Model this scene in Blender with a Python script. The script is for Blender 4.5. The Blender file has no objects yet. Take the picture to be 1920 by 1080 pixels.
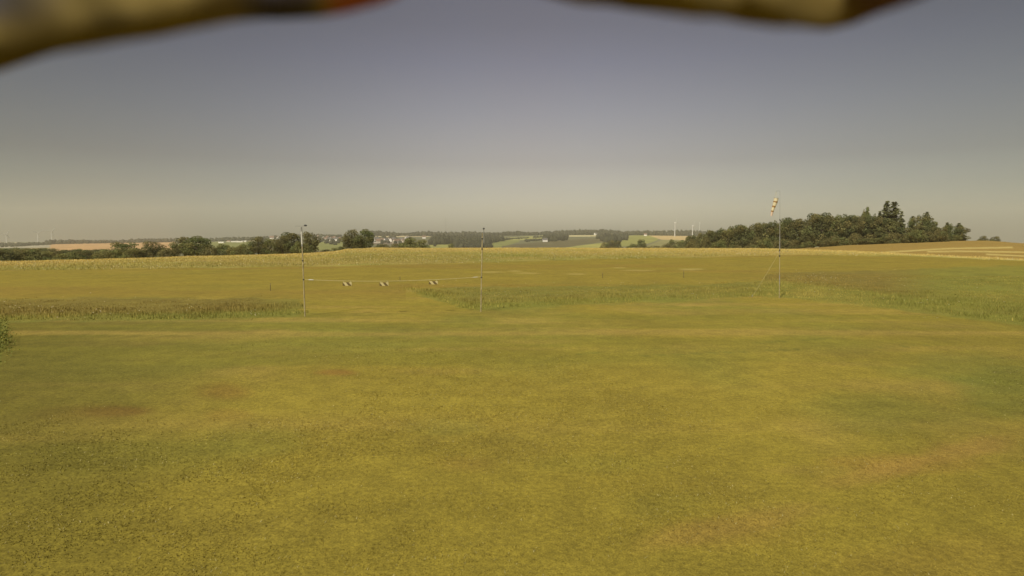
import bpy, math, random
import numpy as np
random.seed(7); RNG = np.random.default_rng(11)
S = bpy.context.scene; COL = S.collection
R = math.radians

# ------------------------------------------------------------------ camera
F = 1144.0; CAMH = 3.0; PITCH = math.atan(95/F)
cam = bpy.data.cameras.new('camera'); camo = bpy.data.objects.new('camera', cam); COL.objects.link(camo)
camo.location = (0, 0, CAMH); camo.rotation_euler = (math.pi/2-PITCH, 0, 0)
cam.sensor_width = 36; cam.lens = 36*F/1920; cam.clip_start = 0.02; cam.clip_end = 40000
cam.dof.use_dof = True; cam.dof.focus_distance = 40; cam.dof.aperture_fstop = 4.2
S.camera = camo
# ------------------------------------------------------------------ sky and sun
SUN_EL, SUN_AZ = R(47), R(-150)          # azimuth clockwise from +Y : left and a little behind
w = bpy.data.worlds.new("World"); S.world = w; w.use_nodes = True
nt = w.node_tree; nt.nodes.clear()
def N(t, ty, **k):
    n = t.nodes.new(ty)
    for a, b in k.items(): setattr(n, a, b)
    return n
def ramp(t, stops, interp='LINEAR'):
    n = t.nodes.new('ShaderNodeValToRGB'); cr = n.color_ramp; cr.interpolation = interp
    while len(cr.elements) < len(stops): cr.elements.new(.5)
    for e, (p, c) in zip(cr.elements, stops): e.position = p; e.color = (*c, 1)
    return n
sky = N(nt, 'ShaderNodeTexSky', sky_type='NISHITA', sun_disc=False, sun_elevation=SUN_EL, sun_rotation=SUN_AZ)
sky.air_density = 1.0; sky.dust_density = 2.5; sky.ozone_density = 1.0
hs = N(nt, 'ShaderNodeHueSaturation'); hs.inputs['Saturation'].default_value = 0.25
tc = N(nt, 'ShaderNodeTexCoord'); sx = N(nt, 'ShaderNodeSeparateXYZ')
mr = N(nt, 'ShaderNodeMapRange'); mr.inputs[1].default_value = -0.02; mr.inputs[2].default_value = 0.48
SKY_STOPS = [(0.000, (1.255, 1.176, 1.012)), (0.100, (1.255, 1.176, 1.012)), (0.274, (0.661, 0.604, 0.597)), (0.426, (0.517, 0.495, 0.556)), (0.572, (0.395, 0.386, 0.486)), (0.674, (0.334, 0.326, 0.412)), (1.000, (0.300, 0.294, 0.371))]
SIDE_STOPS = [(0.0, (.36, .45, .50)), (.25, (.70, .75, .79)), (.5, (1.12, 1.12, 1.12)), (.75, (.80, .84, .85)), (1.0, (.44, .52, .54))]
rp = ramp(nt, SKY_STOPS)
mx = N(nt, 'ShaderNodeMix', data_type='RGBA', blend_type='MULTIPLY'); mx.inputs[0].default_value = 1
bg = N(nt, 'ShaderNodeBackground'); bg.inputs[1].default_value = 0.085
out = N(nt, 'ShaderNodeOutputWorld')
L = nt.links.new
L(sky.outputs[0], hs.inputs['Color']); L(tc.outputs['Generated'], sx.inputs[0]); L(sx.outputs[2], mr.inputs[0])
L(mr.outputs[0], rp.inputs[0]); L(hs.outputs[0], mx.inputs[6]); L(rp.outputs[0], mx.inputs[7])
mr2 = N(nt, 'ShaderNodeMapRange'); mr2.inputs[1].default_value = -.66; mr2.inputs[2].default_value = .66; rp2 = ramp(nt, SIDE_STOPS, 'B_SPLINE')
mx2 = N(nt, 'ShaderNodeMix', data_type='RGBA', blend_type='MULTIPLY'); mx2.inputs[0].default_value = 1
L(sx.outputs[0], mr2.inputs[0]); L(mr2.outputs[0], rp2.inputs[0]); L(mx.outputs[2], mx2.inputs[6]); L(rp2.outputs[0], mx2.inputs[7])
L(mx2.outputs[2], bg.inputs[0]); L(bg.outputs[0], out.inputs[0])
sl = bpy.data.lights.new('sun', 'SUN'); so = bpy.data.objects.new('sun', sl); COL.objects.link(so)
sl.energy = 3.4; sl.angle = R(0.6); sl.color = (1.0, .93, .80)
sd = np.array([math.sin(SUN_AZ)*math.cos(SUN_EL), math.cos(SUN_AZ)*math.cos(SUN_EL), math.sin(SUN_EL)])
import mathutils
so.rotation_euler = mathutils.Vector(sd).to_track_quat('Z', 'Y').to_euler()
S.view_settings.view_transform = 'Standard'; S.view_settings.look = 'None'
S.view_settings.exposure = 0.5; S.view_settings.gamma = 1.0
S.cycles.volume_bounces = 1; S.cycles.max_bounces = 6; S.cycles.transparent_max_bounces = 8

# ------------------------------------------------------------------ measuring helpers
def ray(x, y):
    a = (np.asarray(x, float)-960)/F; b = (540-np.asarray(y, float))/F
    sp, cp = math.sin(PITCH), math.cos(PITCH)
    return a, cp+b*sp, -sp+b*cp
def azof(x, y=450):
    dx, dy, dz = ray(x, y); return np.arctan2(dx, dy)
def zat(x, y, r):                       # height seen at that place in the view for a horizontal range
    dx, dy, dz = ray(x, y); return CAMH+dz/np.hypot(dx, dy)*r
def at(x, y, r):
    dx, dy, dz = ray(x, y); h = np.hypot(dx, dy); return np.array([dx/h*r, dy/h*r, CAMH+dz/h*r])
def gp(x, y):
    dx, dy, dz = ray(x, y); t = -CAMH/dz; return np.array([dx*t, dy*t, 0*t])
def proj(X, Y, Z):
    sp, cp = math.sin(PITCH), math.cos(PITCH)
    zz = Z-CAMH; f = Y*cp-zz*sp; u = Y*sp+zz*cp; f = np.where(f < .05, .05, f)
    return 960+F*X/f, 540-F*u/f
_h = np.random.default_rng(3).random(65536)
def vnoise(x, y, s=1.0, seed=0):
    x = np.asarray(x)/s; y = np.asarray(y)/s
    xi = np.floor(x).astype(np.int64); yi = np.floor(y).astype(np.int64); fx = x-xi; fy = y-yi
    fx = fx*fx*(3-2*fx); fy = fy*fy*(3-2*fy)
    g = lambda a, b: _h[((a*73856093) ^ (b*19349663) ^ (seed*83492791)) & 65535]
    return (g(xi, yi)*(1-fx)+g(xi+1, yi)*fx)*(1-fy)+(g(xi, yi+1)*(1-fx)+g(xi+1, yi+1)*fx)*fy
def fbm(x, y, s, o=4, seed=0):
    v = 0; a = .5; t = 0
    for i in range(o): v = v+a*vnoise(x, y, s/2**i, seed+i*7); t += a; a *= .55
    return v/t
def ss(a, b, v): t = np.clip((v-a)/(b-a), 0, 1); return t*t*(3-2*t)

# ------------------------------------------------------------------ terrain heights
TX = [-900, 0, 100, 200, 350, 450, 560, 620, 650, 700, 850, 1100, 1300, 1450, 1510, 1600, 1700, 1800, 1850, 1920, 2800]
CR = [95, 110, 115, 120, 130, 140, 150, 155, 165, 170, 171, 171, 170, 165, 156, 132, 110, 95, 88, 82, 70]       # border / crest range
CY = [494, 490.5, 488.5, 486, 481, 478.5, 475.5, 472, 466.5, 464.5, 465, 465, 465.5, 466.5, 468, 471, 476, 481, 484, 487.5, 505]
R2 = [160]*13+[230, 270, 290, 300, 300, 300, 300, 300]                                                        # second key
Y2 = [496, 493.5, 491, 488.5, 483.5, 481, 478, 475.5, 470, 469, 468.5, 468.5, 468.5, 467.6, 465, 459, 455, 451.5, 451, 456, 480]
RY = [465, 462, 457, 455, 452.5, 450, 445, 443, 442, 441.5, 442, 439, 441, 443, 450, 455, 458, 460, 462, 466, 500]          # ridge at 3200 m
FY = [456, 453.5, 453.5, 453.5, 451.5, 449, 445, 444, 444, 443, 443, 442, 443, 445, 452, 456, 460, 462, 464, 468, 510]    # far ridge 6000 m
ROWR = [0, 42]
cols = []
for i, x in enumerate(TX):
    zc = zat(x, CY[i], CR[i]); z2 = zat(x, Y2[i], R2[i])
    rs = [0, 42, CR[i], R2[i], 1.2*R2[i], 520, 900, 1500, 3200, 4200, 6000, 9000]
    zr = zat(x, RY[i], 3200); 
    zs = [0, 0, zc, z2, z2-2.0, z2-9, -20, zat(x, max(467, RY[i]+12), 1500), zr, zr-40, zat(x, FY[i], 6000), -200]
    cols.append((rs, zs))
AZK = azof(np.array(TX, float))
RG = np.concatenate([[0.0], np.geomspace(1.2, 6700, 640)])
ZK = np.array([np.interp(RG, rs, zs) for rs, zs in cols])            # key column x range
def terrain(az, r):
    az = np.asarray(az, float); r = np.asarray(r, float)
    ci = np.clip(np.interp(az, AZK, np.arange(len(AZK))), 0, len(AZK)-1.001); i0 = ci.astype(int); f = ci-i0
    f = f*f*(3-2*f)*.5+f*.5
    ri = np.clip(np.interp(r, RG, np.arange(len(RG))), 0, len(RG)-1.001); j0 = ri.astype(int); g = ri-j0
    z0 = ZK[i0, j0]*(1-g)+ZK[i0, j0+1]*g; z1 = ZK[i0+1, j0]*(1-g)+ZK[i0+1, j0+1]*g
    return z0*(1-f)+z1*f
def tz(X, Y): return terrain(np.arctan2(X, Y), np.hypot(X, Y))

# ------------------------------------------------------------------ materials
MATS = {}
def newmat(name):
    m = bpy.data.materials.new(name); m.use_nodes = True; t = m.node_tree; t.nodes.clear()
    o = N(t, 'ShaderNodeOutputMaterial'); p = N(t, 'ShaderNodeBsdfPrincipled'); t.links.new(p.outputs[0], o.inputs[0])
    p.inputs['Specular IOR Level'].default_value = .2
    MATS[name] = m; return m, t, p, o
def plain(name, c, rough=.6, metal=0, var=.25, scale=8):
    m, t, p, o = newmat(name)
    no = N(t, 'ShaderNodeTexNoise'); no.inputs['Scale'].default_value = scale; no.inputs['Detail'].default_value = 5
    tcx = N(t, 'ShaderNodeTexCoord'); t.links.new(tcx.outputs['Object'], no.inputs['Vector'])
    r = ramp(t, [(.3, tuple(v*(1-var) for v in c)), (.7, tuple(min(1, v*(1+var)) for v in c))])
    t.links.new(no.outputs[0], r.inputs[0]); t.links.new(r.outputs[0], p.inputs['Base Color'])
    p.inputs['Roughness'].default_value = rough; p.inputs['Metallic'].default_value = metal
    return m
def colmat(name, rough=.75, transl=0.0, var=.2, scale=3.0, tint=(1, 1, 1)):
    m, t, p, o = newmat(name)
    at_ = N(t, 'ShaderNodeAttribute', attribute_name='Col')
    no = N(t, 'ShaderNodeTexNoise'); no.inputs['Scale'].default_value = scale; no.inputs['Detail'].default_value = 3
    geo = N(t, 'ShaderNodeNewGeometry'); t.links.new(geo.outputs['Position'], no.inputs['Vector'])
    r = ramp(t, [(.3, tuple((1-var)*v for v in tint)), (.7, tuple((1+var)*v for v in tint))]); t.links.new(no.outputs[0], r.inputs[0])
    m1 = N(t, 'ShaderNodeMix', data_type='RGBA', blend_type='MULTIPLY'); m1.inputs[0].default_value = 1
    t.links.new(at_.outputs[0], m1.inputs[6]); t.links.new(r.outputs[0], m1.inputs[7])
    t.links.new(m1.outputs[2], p.inputs['Base Color']); p.inputs['Roughness'].default_value = rough
    if transl:
        tr = N(t, 'ShaderNodeBsdfTranslucent'); t.links.new(m1.outputs[2], tr.inputs[0])
        ms = N(t, 'ShaderNodeMixShader'); ms.inputs[0].default_value = transl
        t.links.new(p.outputs[0], ms.inputs[1]); t.links.new(tr.outputs[0], ms.inputs[2]); t.links.new(ms.outputs[0], o.inputs[0])
    return m
M_leaf = colmat('foliage', transl=.4, var=.22, scale=.35)
M_far = colmat('far_foliage', transl=0, var=.3, scale=.12)
M_blade = colmat('grass_blade', transl=.3, var=.2, scale=.8)
M_petal = colmat('petal', transl=.3, var=.05)
M_bark = plain('bark', (.10, .075, .05), .9, var=.4, scale=3)
M_steel = plain('galvanised_steel', (.30, .29, .25), .5, .3, var=.3, scale=6)
M_wood = plain('weathered_wood', (.33, .275, .15), .8, var=.35, scale=9)
M_dark = plain('dark_metal', (.05, .048, .042), .5, .2)
M_grey = plain('pale_plastic', (.52, .50, .42), .5, var=.12)
M_cord = plain('pale_cord', (.55, .50, .30), .8, var=.1)
M_rope = plain('guy_cord', (.44, .38, .18), .8, var=.1)
M_white = plain('turbine_white', (.62, .61, .56), .4, var=.04, scale=.05)
M_wall = plain('white_plaster', (.72, .68, .58), .8, var=.06, scale=.3)
M_wall2 = plain('cream_plaster', (.55, .48, .36), .8, var=.06, scale=.3)
M_roofr = plain('red_tiles', (.20, .125, .085), .8, var=.2, scale=.5)
M_roofg = plain('grey_slates', (.12, .11, .10), .7, var=.2, scale=.5)
M_glass = plain('window_glass', (.05, .055, .06), .15, var=.05, scale=.5)

# ------------------------------------------------------------------ mesh helpers
def mesh_np(name, V, Fc, mat, colors=None, smooth=False):
    me = bpy.data.meshes.new(name); V = np.asarray(V, np.float32); Fc = np.asarray(Fc, np.int32)
    me.vertices.add(len(V)); me.vertices.foreach_set('co', V.ravel())
    k = Fc.shape[1]; me.loops.add(Fc.size); me.loops.foreach_set('vertex_index', Fc.ravel())
    me.polygons.add(len(Fc)); me.polygons.foreach_set('loop_start', np.arange(0, Fc.size, k, dtype=np.int32))
    me.polygons.foreach_set('loop_total', np.full(len(Fc), k, np.int32))
    if smooth: me.polygons.foreach_set('use_smooth', np.ones(len(Fc), bool))
    me.update(calc_edges=True)
    if colors is not None:
        c = np.ones((len(V), 4), np.float32); c[:, :3] = colors
        a = me.color_attributes.new('Col', 'FLOAT_COLOR', 'POINT'); a.data.foreach_set('color', c.ravel())
    me.materials.append(mat); return me
class MB:
    def __init__(s): s.v = []; s.f = []; s.m = []
    def face(s, idx, m=0): s.f.append(tuple(idx)); s.m.append(m)
    def tube(s, pts, rad, n=8, m=0, caps=True):
        pts = [mathutils.Vector(p) for p in pts]; rad = rad if hasattr(rad, '__len__') else [rad]*len(pts)
        rings = []
        for i, p in enumerate(pts):
            d = (pts[min(i+1, len(pts)-1)]-pts[max(i-1, 0)]).normalized()
            a = d.cross(mathutils.Vector((0.13, 1, .05))) 
            if a.length < .1: a = d.cross(mathutils.Vector((1, 0, 0)))
            a.normalize(); b = d.cross(a); base = len(s.v)
            for k in range(n):
                t = 2*math.pi*k/n; s.v.append(tuple(p+(a*math.cos(t)+b*math.sin(t))*rad[i]))
            rings.append(base)
        for i in range(len(rings)-1):
            mm = m[i] if hasattr(m, '__len__') else m
            for k in range(n): s.face((rings[i]+k, rings[i]+(k+1) % n, rings[i+1]+(k+1) % n, rings[i+1]+k), mm)
        if caps:
            s.face([rings[0]+k for k in range(n)][::-1], m[0] if hasattr(m, '__len__') else m)
            s.face([rings[-1]+k for k in range(n)], m[-1] if hasattr(m, '__len__') else m)
    def box(s, lo, hi, m=0, mat=None):
        b = len(s.v)
        for z in (lo[2], hi[2]):
            for x, y in ((lo[0], lo[1]), (hi[0], lo[1]), (hi[0], hi[1]), (lo[0], hi[1])):
                p = mathutils.Vector((x, y, z)); s.v.append(tuple(mat @ p if mat else p))
        for f in ((3, 2, 1, 0), (4, 5, 6, 7), (0, 1, 5, 4), (1, 2, 6, 5), (2, 3, 7, 6), (3, 0, 4, 7)): s.face([b+i for i in f], m)
    def mesh(s, name, mats):
        me = bpy.data.meshes.new(name); me.from_pydata(s.v, [], s.f)
        for m in (mats if isinstance(mats, (list, tuple)) else [mats]): me.materials.append(m)
        me.polygons.foreach_set('material_index', s.m); me.polygons.foreach_set('use_smooth', [False]*len(s.f)); me.update(); return me
def obj(name, me, parent=None, **k):
    o = bpy.data.objects.new(name, me); COL.objects.link(o)
    if parent: o.parent = parent
    for a, b in k.items(): o[a] = b
    return o
def thing(name, label, cat, loc, rz=0, scale=None, group=None):
    o = bpy.data.objects.new(name, None); COL.objects.link(o); o.location = loc; o.rotation_euler = (0, 0, rz)
    if scale is not None: o.scale = scale
    o.empty_display_size = .1; o['label'] = label; o['category'] = cat
    if group: o['group'] = group
    return o
def copy_thing(src, label, loc, rz, scale, group):
    o = src.copy(); COL.objects.link(o); o.location = loc; o.rotation_euler = (0, 0, rz); o.scale = scale
    o['label'] = label
    if group: o['group'] = group
    elif 'group' in o: del o['group']
    for ch in src.children:
        c = ch.copy(); COL.objects.link(c); c.parent = o
    return o

# ------------------------------------------------------------------ zones of the field (as seen places on flat ground)
def lerp(xs, ys): return lambda x: np.interp(x, xs, ys)
mow_l = lerp([-1500, 0, 250, 450, 565], [640, 605, 601, 598, 592])
mow_r = lerp([760, 880, 1000, 1100, 1200, 1300, 1400, 1460, 1500, 1600, 1750, 1920, 2600], [545, 582, 577, 571, 568, 563, 558, 557, 561, 571, 590, 612, 700])
back_l = lerp([-1500, 0, 300, 565], [575, 561, 558, 562])
back_r = lerp([760, 900, 1300, 1430, 1440, 1700, 1800, 1920, 2600], [541, 539, 534, 528, 512, 506, 500, 498, 500])
run_b = lerp([-1500, 0, 400, 700, 900, 1100, 1500, 1700, 1920, 2600], [520, 507, 502, 497, 492, 486, 478, 480, 489, 510])
def tallmask(X, Y, jit=0):
    l = ss(-2.5, 2.5, mow_l(X)-Y+jit)*ss(-2.5, 2.5, Y-back_l(X)+jit)*ss(572, 560, X+jit*3)
    r = ss(-2.5, 2.5, mow_r(X)-Y+jit)*ss(-2, 2, Y-back_r(X)+jit)*ss(750, 800, X+jit*3)
    e = ss(14, 2, X-(Y-640)*-.12+jit*2)*ss(600, 606, Y)*ss(700, 660, Y)
    return np.clip(l+r+e, 0, 1)
C_LAWN = np.array([.252, .199, .034]); C_GREEN = np.array([.135, .142, .030]); C_DRY = np.array([.33, .235, .062])
C_RED = np.array([.22, .095, .030]); C_BROWN = np.array([.182, .137, .035]); C_GRAIN = np.array([.42, .32, .095])
C_STRAW = np.array([.40, .27, .075]); C_BAND = np.array([.56, .45, .17]); C_TAN = np.array([.46, .31, .12])
def blob(X, Y, cx, cy, rx, ry, nz): 
    d = np.sqrt(((X-cx)/rx)**2+((Y-cy)/ry)**2)+(nz-.5)*1.1
    return ss(1.1, .35, d)
def inpoly(px, py, poly):
    r = np.zeros(np.shape(px), bool); n = len(poly)
    for i in range(n):
        x1, y1 = poly[i]; x2, y2 = poly[(i+1) % n]
        if y1 == y2: continue
        c = ((y1 > py) != (y2 > py)) & (px < (x2-x1)*(py-y1)/(y2-y1)+x1); r ^= c
    return r
FIELDS = [  # far fields seen on the opposite slopes, colour
 ([(-50, 455), (94, 455), (94, 464), (-50, 466)], (.32, .29, .19)),
 ([(94, 455.5), (210, 455), (330, 452), (330, 468), (94, 470)], (.46, .28, .11)),
 ([(380, 455), (412, 453), (470, 453), (470, 470), (380, 470)], (.185, .19, .045)),
 ([(590, 454), (646, 453), (650, 470), (590, 470)], (.19, .195, .045)),
 ([(704, 442.3), (812, 442), (812, 443.8), (704, 444.2)], (.52, .42, .22)),
 ([(808, 444.5), (838, 444.6), (838, 445.8), (808, 445.8)], (.45, .38, .2)),
 ([(700, 447), (760, 447), (760, 458), (700, 458)], (.17, .13, .08)),
 ([(858, 445), (892, 444.6), (892, 446), (858, 446)], (.48, .42, .2)),
 ([(806, 455), (830, 453), (856, 452.5), (856, 470), (806, 470)], (.25, .245, .055)),
 ([(918, 452), (952, 450), (975, 449), (975, 453), (945, 462), (918, 470)], (.19, .195, .045)),
 ([(944, 446), (985, 443.5), (1027, 440.8), (1030, 445), (1000, 450), (950, 450.5)], (.28, .27, .07)),
 ([(940, 461), (1000, 455), (1060, 450), (1125, 446), (1178, 440), (1176, 447), (1135, 452.5), (1090, 459), (1060, 464), (940, 470)], (.105, .088, .030)),
 ([(1065, 441.2), (1150, 441), (1150, 443.2), (1065, 443.8)], (.48, .42, .2)),
 ([(1062, 464), (1090, 460), (1140, 454), (1140, 470), (1060, 470)], (.30, .28, .06)),
 ([(1162, 447), (1176, 442), (1200, 440.5), (1228, 442), (1235, 450), (1200, 462), (1162, 462)], (.245, .24, .045)),
 ([(1217, 441.5), (1300, 442.5), (1300, 450), (1240, 449.5)], (.50, .36, .14)),
 ([(1240, 450), (1300, 450), (1300, 470), (1190, 470)], (.22, .20, .06)),
]
az_f = np.arange(-50, 50.01, .125); az_c1 = np.arange(-180, -50, 5.0); az_c2 = np.arange(55, 180, 5.0)
AZ = np.radians(np.concatenate([az_c1, az_f, az_c2])); NA = len(AZ); RR = RG[1:]; NR = len(RR)
A2, R2g = np.meshgrid(AZ, RR, indexing='ij')
Zg = terrain(A2, R2g); Xg = np.sin(A2)*R2g; Yg = np.cos(A2)*R2g
Zg += (fbm(Xg, Yg, 6, 3, 5)-.5)*.05*ss(2, 8, R2g)*ss(400, 100, R2g)
px, py = proj(Xg, Yg, Zg); front = (Yg > 1)
nzp = fbm(Xg, Yg, 3.0, 4, 21); nzl = fbm(Xg, Yg, 9.0, 4, 31); nzs = fbm(Xg, Yg, .9, 3, 41)
streak = fbm(Xg*.25, Yg*1.6, 2.0, 4, 55)
def mixc(base, c, m): return base+(np.asarray(c)-base)*m[..., None]
C = np.broadcast_to(C_LAWN, Xg.shape+(3,)).copy()
C = mixc(C, C_GREEN*1.25, ss(.48, .74, nzl)*.55); C = mixc(C, C_DRY, ss(.54, .8, nzp)*.45)
C = mixc(C, C_DRY*.95, ss(.55, .85, streak)*.5*ss(9, 16, R2g))
C = mixc(C, C_BROWN, ss(.56, .85, fbm(Xg, Yg, 2.2, 4, 77))*.35)
for (cx, cy, rx, ry, cc, s_) in [(215, 772, 80, 12, C_RED*.75, 1.15), (160, 775, 150, 22, C_RED, .6), (430, 735, 70, 22, C_RED, .55), (430, 775, 60, 14, C_RED, .35), (630, 698, 50, 7, C_RED*1.1, .6),
    (850, 695, 120, 9, C_DRY*.9, .35), (1720, 870, 210, 22, C_DRY*np.array([.95, .80, .8]), .75), (1820, 840, 120, 18, C_DRY*np.array([.95, .80, .8]), .6), (1530, 882, 120, 10, C_DRY*.85, .5),
    (1360, 1000, 190, 40, C_DRY*np.array([.9, .76, .8]), .7), (1480, 955, 120, 14, C_DRY*.85, .5), (1780, 1060, 300, 60, C_DRY*np.array([.85, .7, .7]), .6), (870, 870, 90, 25, C_DRY*np.array([.85, .7, .7]), .4), (400, 990, 260, 60, C_BROWN*1.1, .5),
    (1890, 740, 140, 65, C_GREEN*np.array([.88, .98, .95]), .85), (1650, 790, 230, 55, C_GREEN*1.15, .6), (1780, 690, 160, 40, C_GREEN*1.2, .6), (1250, 940, 160, 40, C_GREEN*1.4, .3), (1150, 870, 150, 25, C_GREEN*1.3, .3),
    (60, 880, 160, 120, C_GREEN*.8, .85), (300, 850, 220, 70, C_GREEN*1.1, .7), (850, 800, 100, 18, C_GREEN*1.3, .5), (100, 960, 180, 130, C_GREEN*.85, .6), (480, 830, 130, 50, C_GREEN*1.1, .5),
    (300, 635, 200, 7, C_DRY, .75), (180, 645, 160, 8, C_DRY*.9, .5), (700, 760, 300, 60, C_LAWN*1.12, .5), (1010, 640, 90, 6, C_DRY, .6), (1290, 572, 50, 4, C_DRY, .8)]:
    C = mixc(C, cc, blob(px, py, cx, cy, rx, ry, fbm(Xg, Yg, 1.6, 4, int(cx)))*s_*.8*front)
C = mixc(C, C_LAWN*np.array([.48, .53, .62]), (ss(700, -50, px)*1.0+ss(1400, 2050, px)*.5)*front*(py > 600)*(.6+.4*nzl))  # lawn darker towards the sides: duller grass plus lens vignetting put into the colour
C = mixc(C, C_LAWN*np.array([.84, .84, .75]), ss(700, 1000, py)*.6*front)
band = fbm(Xg*.07+Yg*.02, Yg*1.1, 1.5, 3, 101); bz = ss(7, 12, R2g)*ss(45, 25, R2g)*front
C = mixc(C, C_DRY*.98, ss(.55, .78, band)*.5*bz); C = mixc(C, C_LAWN*np.array([.78, .86, .85]), ss(.45, .22, band)*.6*bz)
dd = np.abs(py-(900-(px-1560)*.19-(px-1560)**2*.00012)); C = mixc(C, C_DRY*np.array([.92, .80, .85]), ss(26, 4, dd+(fbm(Xg, Yg, .7, 3, 6)-.5)*26)*ss(1480, 1620, px)*ss(1960, 1850, px)*.42*front)
dd = np.abs(py-(1010-(px-1250)*.2)); C = mixc(C, C_DRY*np.array([.9, .80, .85]), ss(30, 5, dd+(fbm(Xg, Yg, .7, 3, 16)-.5)*30)*ss(1150, 1250, px)*ss(1560, 1450, px)*.3*front)
# tyre tracks
for (x0, y0, x1, y1, wd) in [(1080, 664, 1560, 634, 1.6), (1180, 668, 1500, 655, 1.2), (1550, 655, 1800, 645, 1.2)]:
    d = np.abs(py-(y0+(y1-y0)*(px-x0)/(x1-x0))); C = mixc(C, C_GREEN*.9, ss(wd*1.6, .2, d)*((px > x0) & (px < x1))*.55*front*ss(.3, .6, nzs))
run = ss(-3, 3, np.where(px < 760, back_l(px), back_r(px))-py)*ss(-1, 1.5, py-run_b(px))*front
C = mixc(C, C_LAWN*np.array([.96, .94, .95]), run*.7); C = mixc(C, np.array([.235, .160, .036]), run*ss(.45, .7, fbm(Xg*.3, Yg, 9, 4, 91))*.6)
for (cx, cy, rx, ry) in [(920, 510, 26, 1.6), (965, 508, 18, 1.4), (985, 512, 30, 1.4), (1160, 502, 18, 1.3), (1080, 514, 20, 1.6), (1300, 505, 30, 2), (1445, 530, 20, 2), (1200, 507, 40, 1.3)]:
    C = mixc(C, C_BAND*.8, blob(px, py, cx, cy, rx, ry, fbm(Xg*.4, Yg, .8, 3, 12))*.4*front)
tall = tallmask(px, py, (nzs-.5)*9)*front
C = mixc(C, C_GREEN*1.25, tall*.6)
dpg = np.clip((np.where(px < 660, mow_l(px), mow_r(px))-py)/np.where(px > 1430, 50, 30), 0, 1); C = mixc(C, C_BROWN*1.05, tall*.8*ss(.3, .6, dpg)*np.where(px < 660, ss(640, 420, px), np.where(px > 1430, ss(.45, .7, dpg)*ss(1780, 1640, px), .3)))
grain = ss(1.5, -1.5, py-run_b(px)-(nzp-.5)*5)*front*(R2g > 45)
golden = ss(-1, 1, np.interp(px, [1400, 1510, 1600, 1700, 1800, 1920, 2600], [466, 468, 471, 476, 481, 487.5, 505])-py)*(px > 1480)*front*(R2g > 60)
C = mixc(C, C_GRAIN*.8, grain*.9); C = mixc(C, C_GREEN*1.8, grain*ss(.42, .62, fbm(Xg, Yg, 16, 4, 14))*.55*(1-golden))
C = mixc(C, C_STRAW*(.74), golden); C = mixc(C, C_STRAW*.66, golden*ss(.45, .7, fbm(Xg*.3, Yg, 14, 4, 24))*.6)
for pts in ([(1480, 468.5), (1600, 472), (1700, 477), (1800, 482), (1920, 487)], [(1660, 473), (1720, 469.5), (1780, 466), (1900, 464)], [(1740, 472), (1800, 471), (1920, 473)], [(1850, 477), (1920, 480)]):
    xs, ys = zip(*pts); d = np.abs(py-np.interp(px, xs, ys)); C = mixc(C, C_BAND, ss(2.4, .4, d+(nzs-.5)*1.6)*((px > xs[0]) & ((px < xs[-1]) | (xs[-1] > 1915)))*front*(R2g < 330)*.6)
crestline = ss(3.5, .5, py-np.interp(px, TX, CY))*front*(px < 1480)*(R2g > 90)*(R2g < 180); C = mixc(C, C_BAND*.9, crestline*.8)
far = (R2g > 330) & front
base_far = np.array([.13, .125, .055]); farc = base_far*(.7+.6*fbm(Xg, Yg, 220, 3, 8))[..., None]
qx = np.floor((Xg+fbm(Xg, Yg, 500, 2, 4)*200)/260); qy = np.floor((Yg+fbm(Xg, Yg, 400, 2, 9)*250)/420)
patch = _h[(qx.astype(np.int64)*7919+qy.astype(np.int64)*104729) & 65535]
farc = np.where((patch > .7)[..., None], np.array([.34, .27, .12]), farc); farc = np.where((patch < .35)[..., None], np.array([.14, .16, .05]), farc)
slope = (R2g > 1200) & (R2g < 3400)
farc = np.where((slope & (px > 480) & (px < 1300))[..., None], base_far*(.8+.4*fbm(Xg, Yg, 120, 3, 8))[..., None], farc)
for poly, cc in FIELDS: farc = np.where((inpoly(px, py, poly) & slope)[..., None], np.array(cc)*(.88+.24*fbm(Xg, Yg, 60, 3, 2))[..., None], farc)
C = np.where(far[..., None], farc, C)
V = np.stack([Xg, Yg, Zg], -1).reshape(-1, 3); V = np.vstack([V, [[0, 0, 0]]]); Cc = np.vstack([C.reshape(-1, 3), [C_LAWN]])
ii = np.arange(NA); jn = (ii+1) % NA
Q = np.stack([(ii[:, None]*NR+np.arange(NR-1)), (ii[:, None]*NR+np.arange(NR-1)+1), (jn[:, None]*NR+np.arange(NR-1)+1), (jn[:, None]*NR+np.arange(NR-1))], -1)
near_n = int(np.searchsorted(RR, 420))
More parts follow.
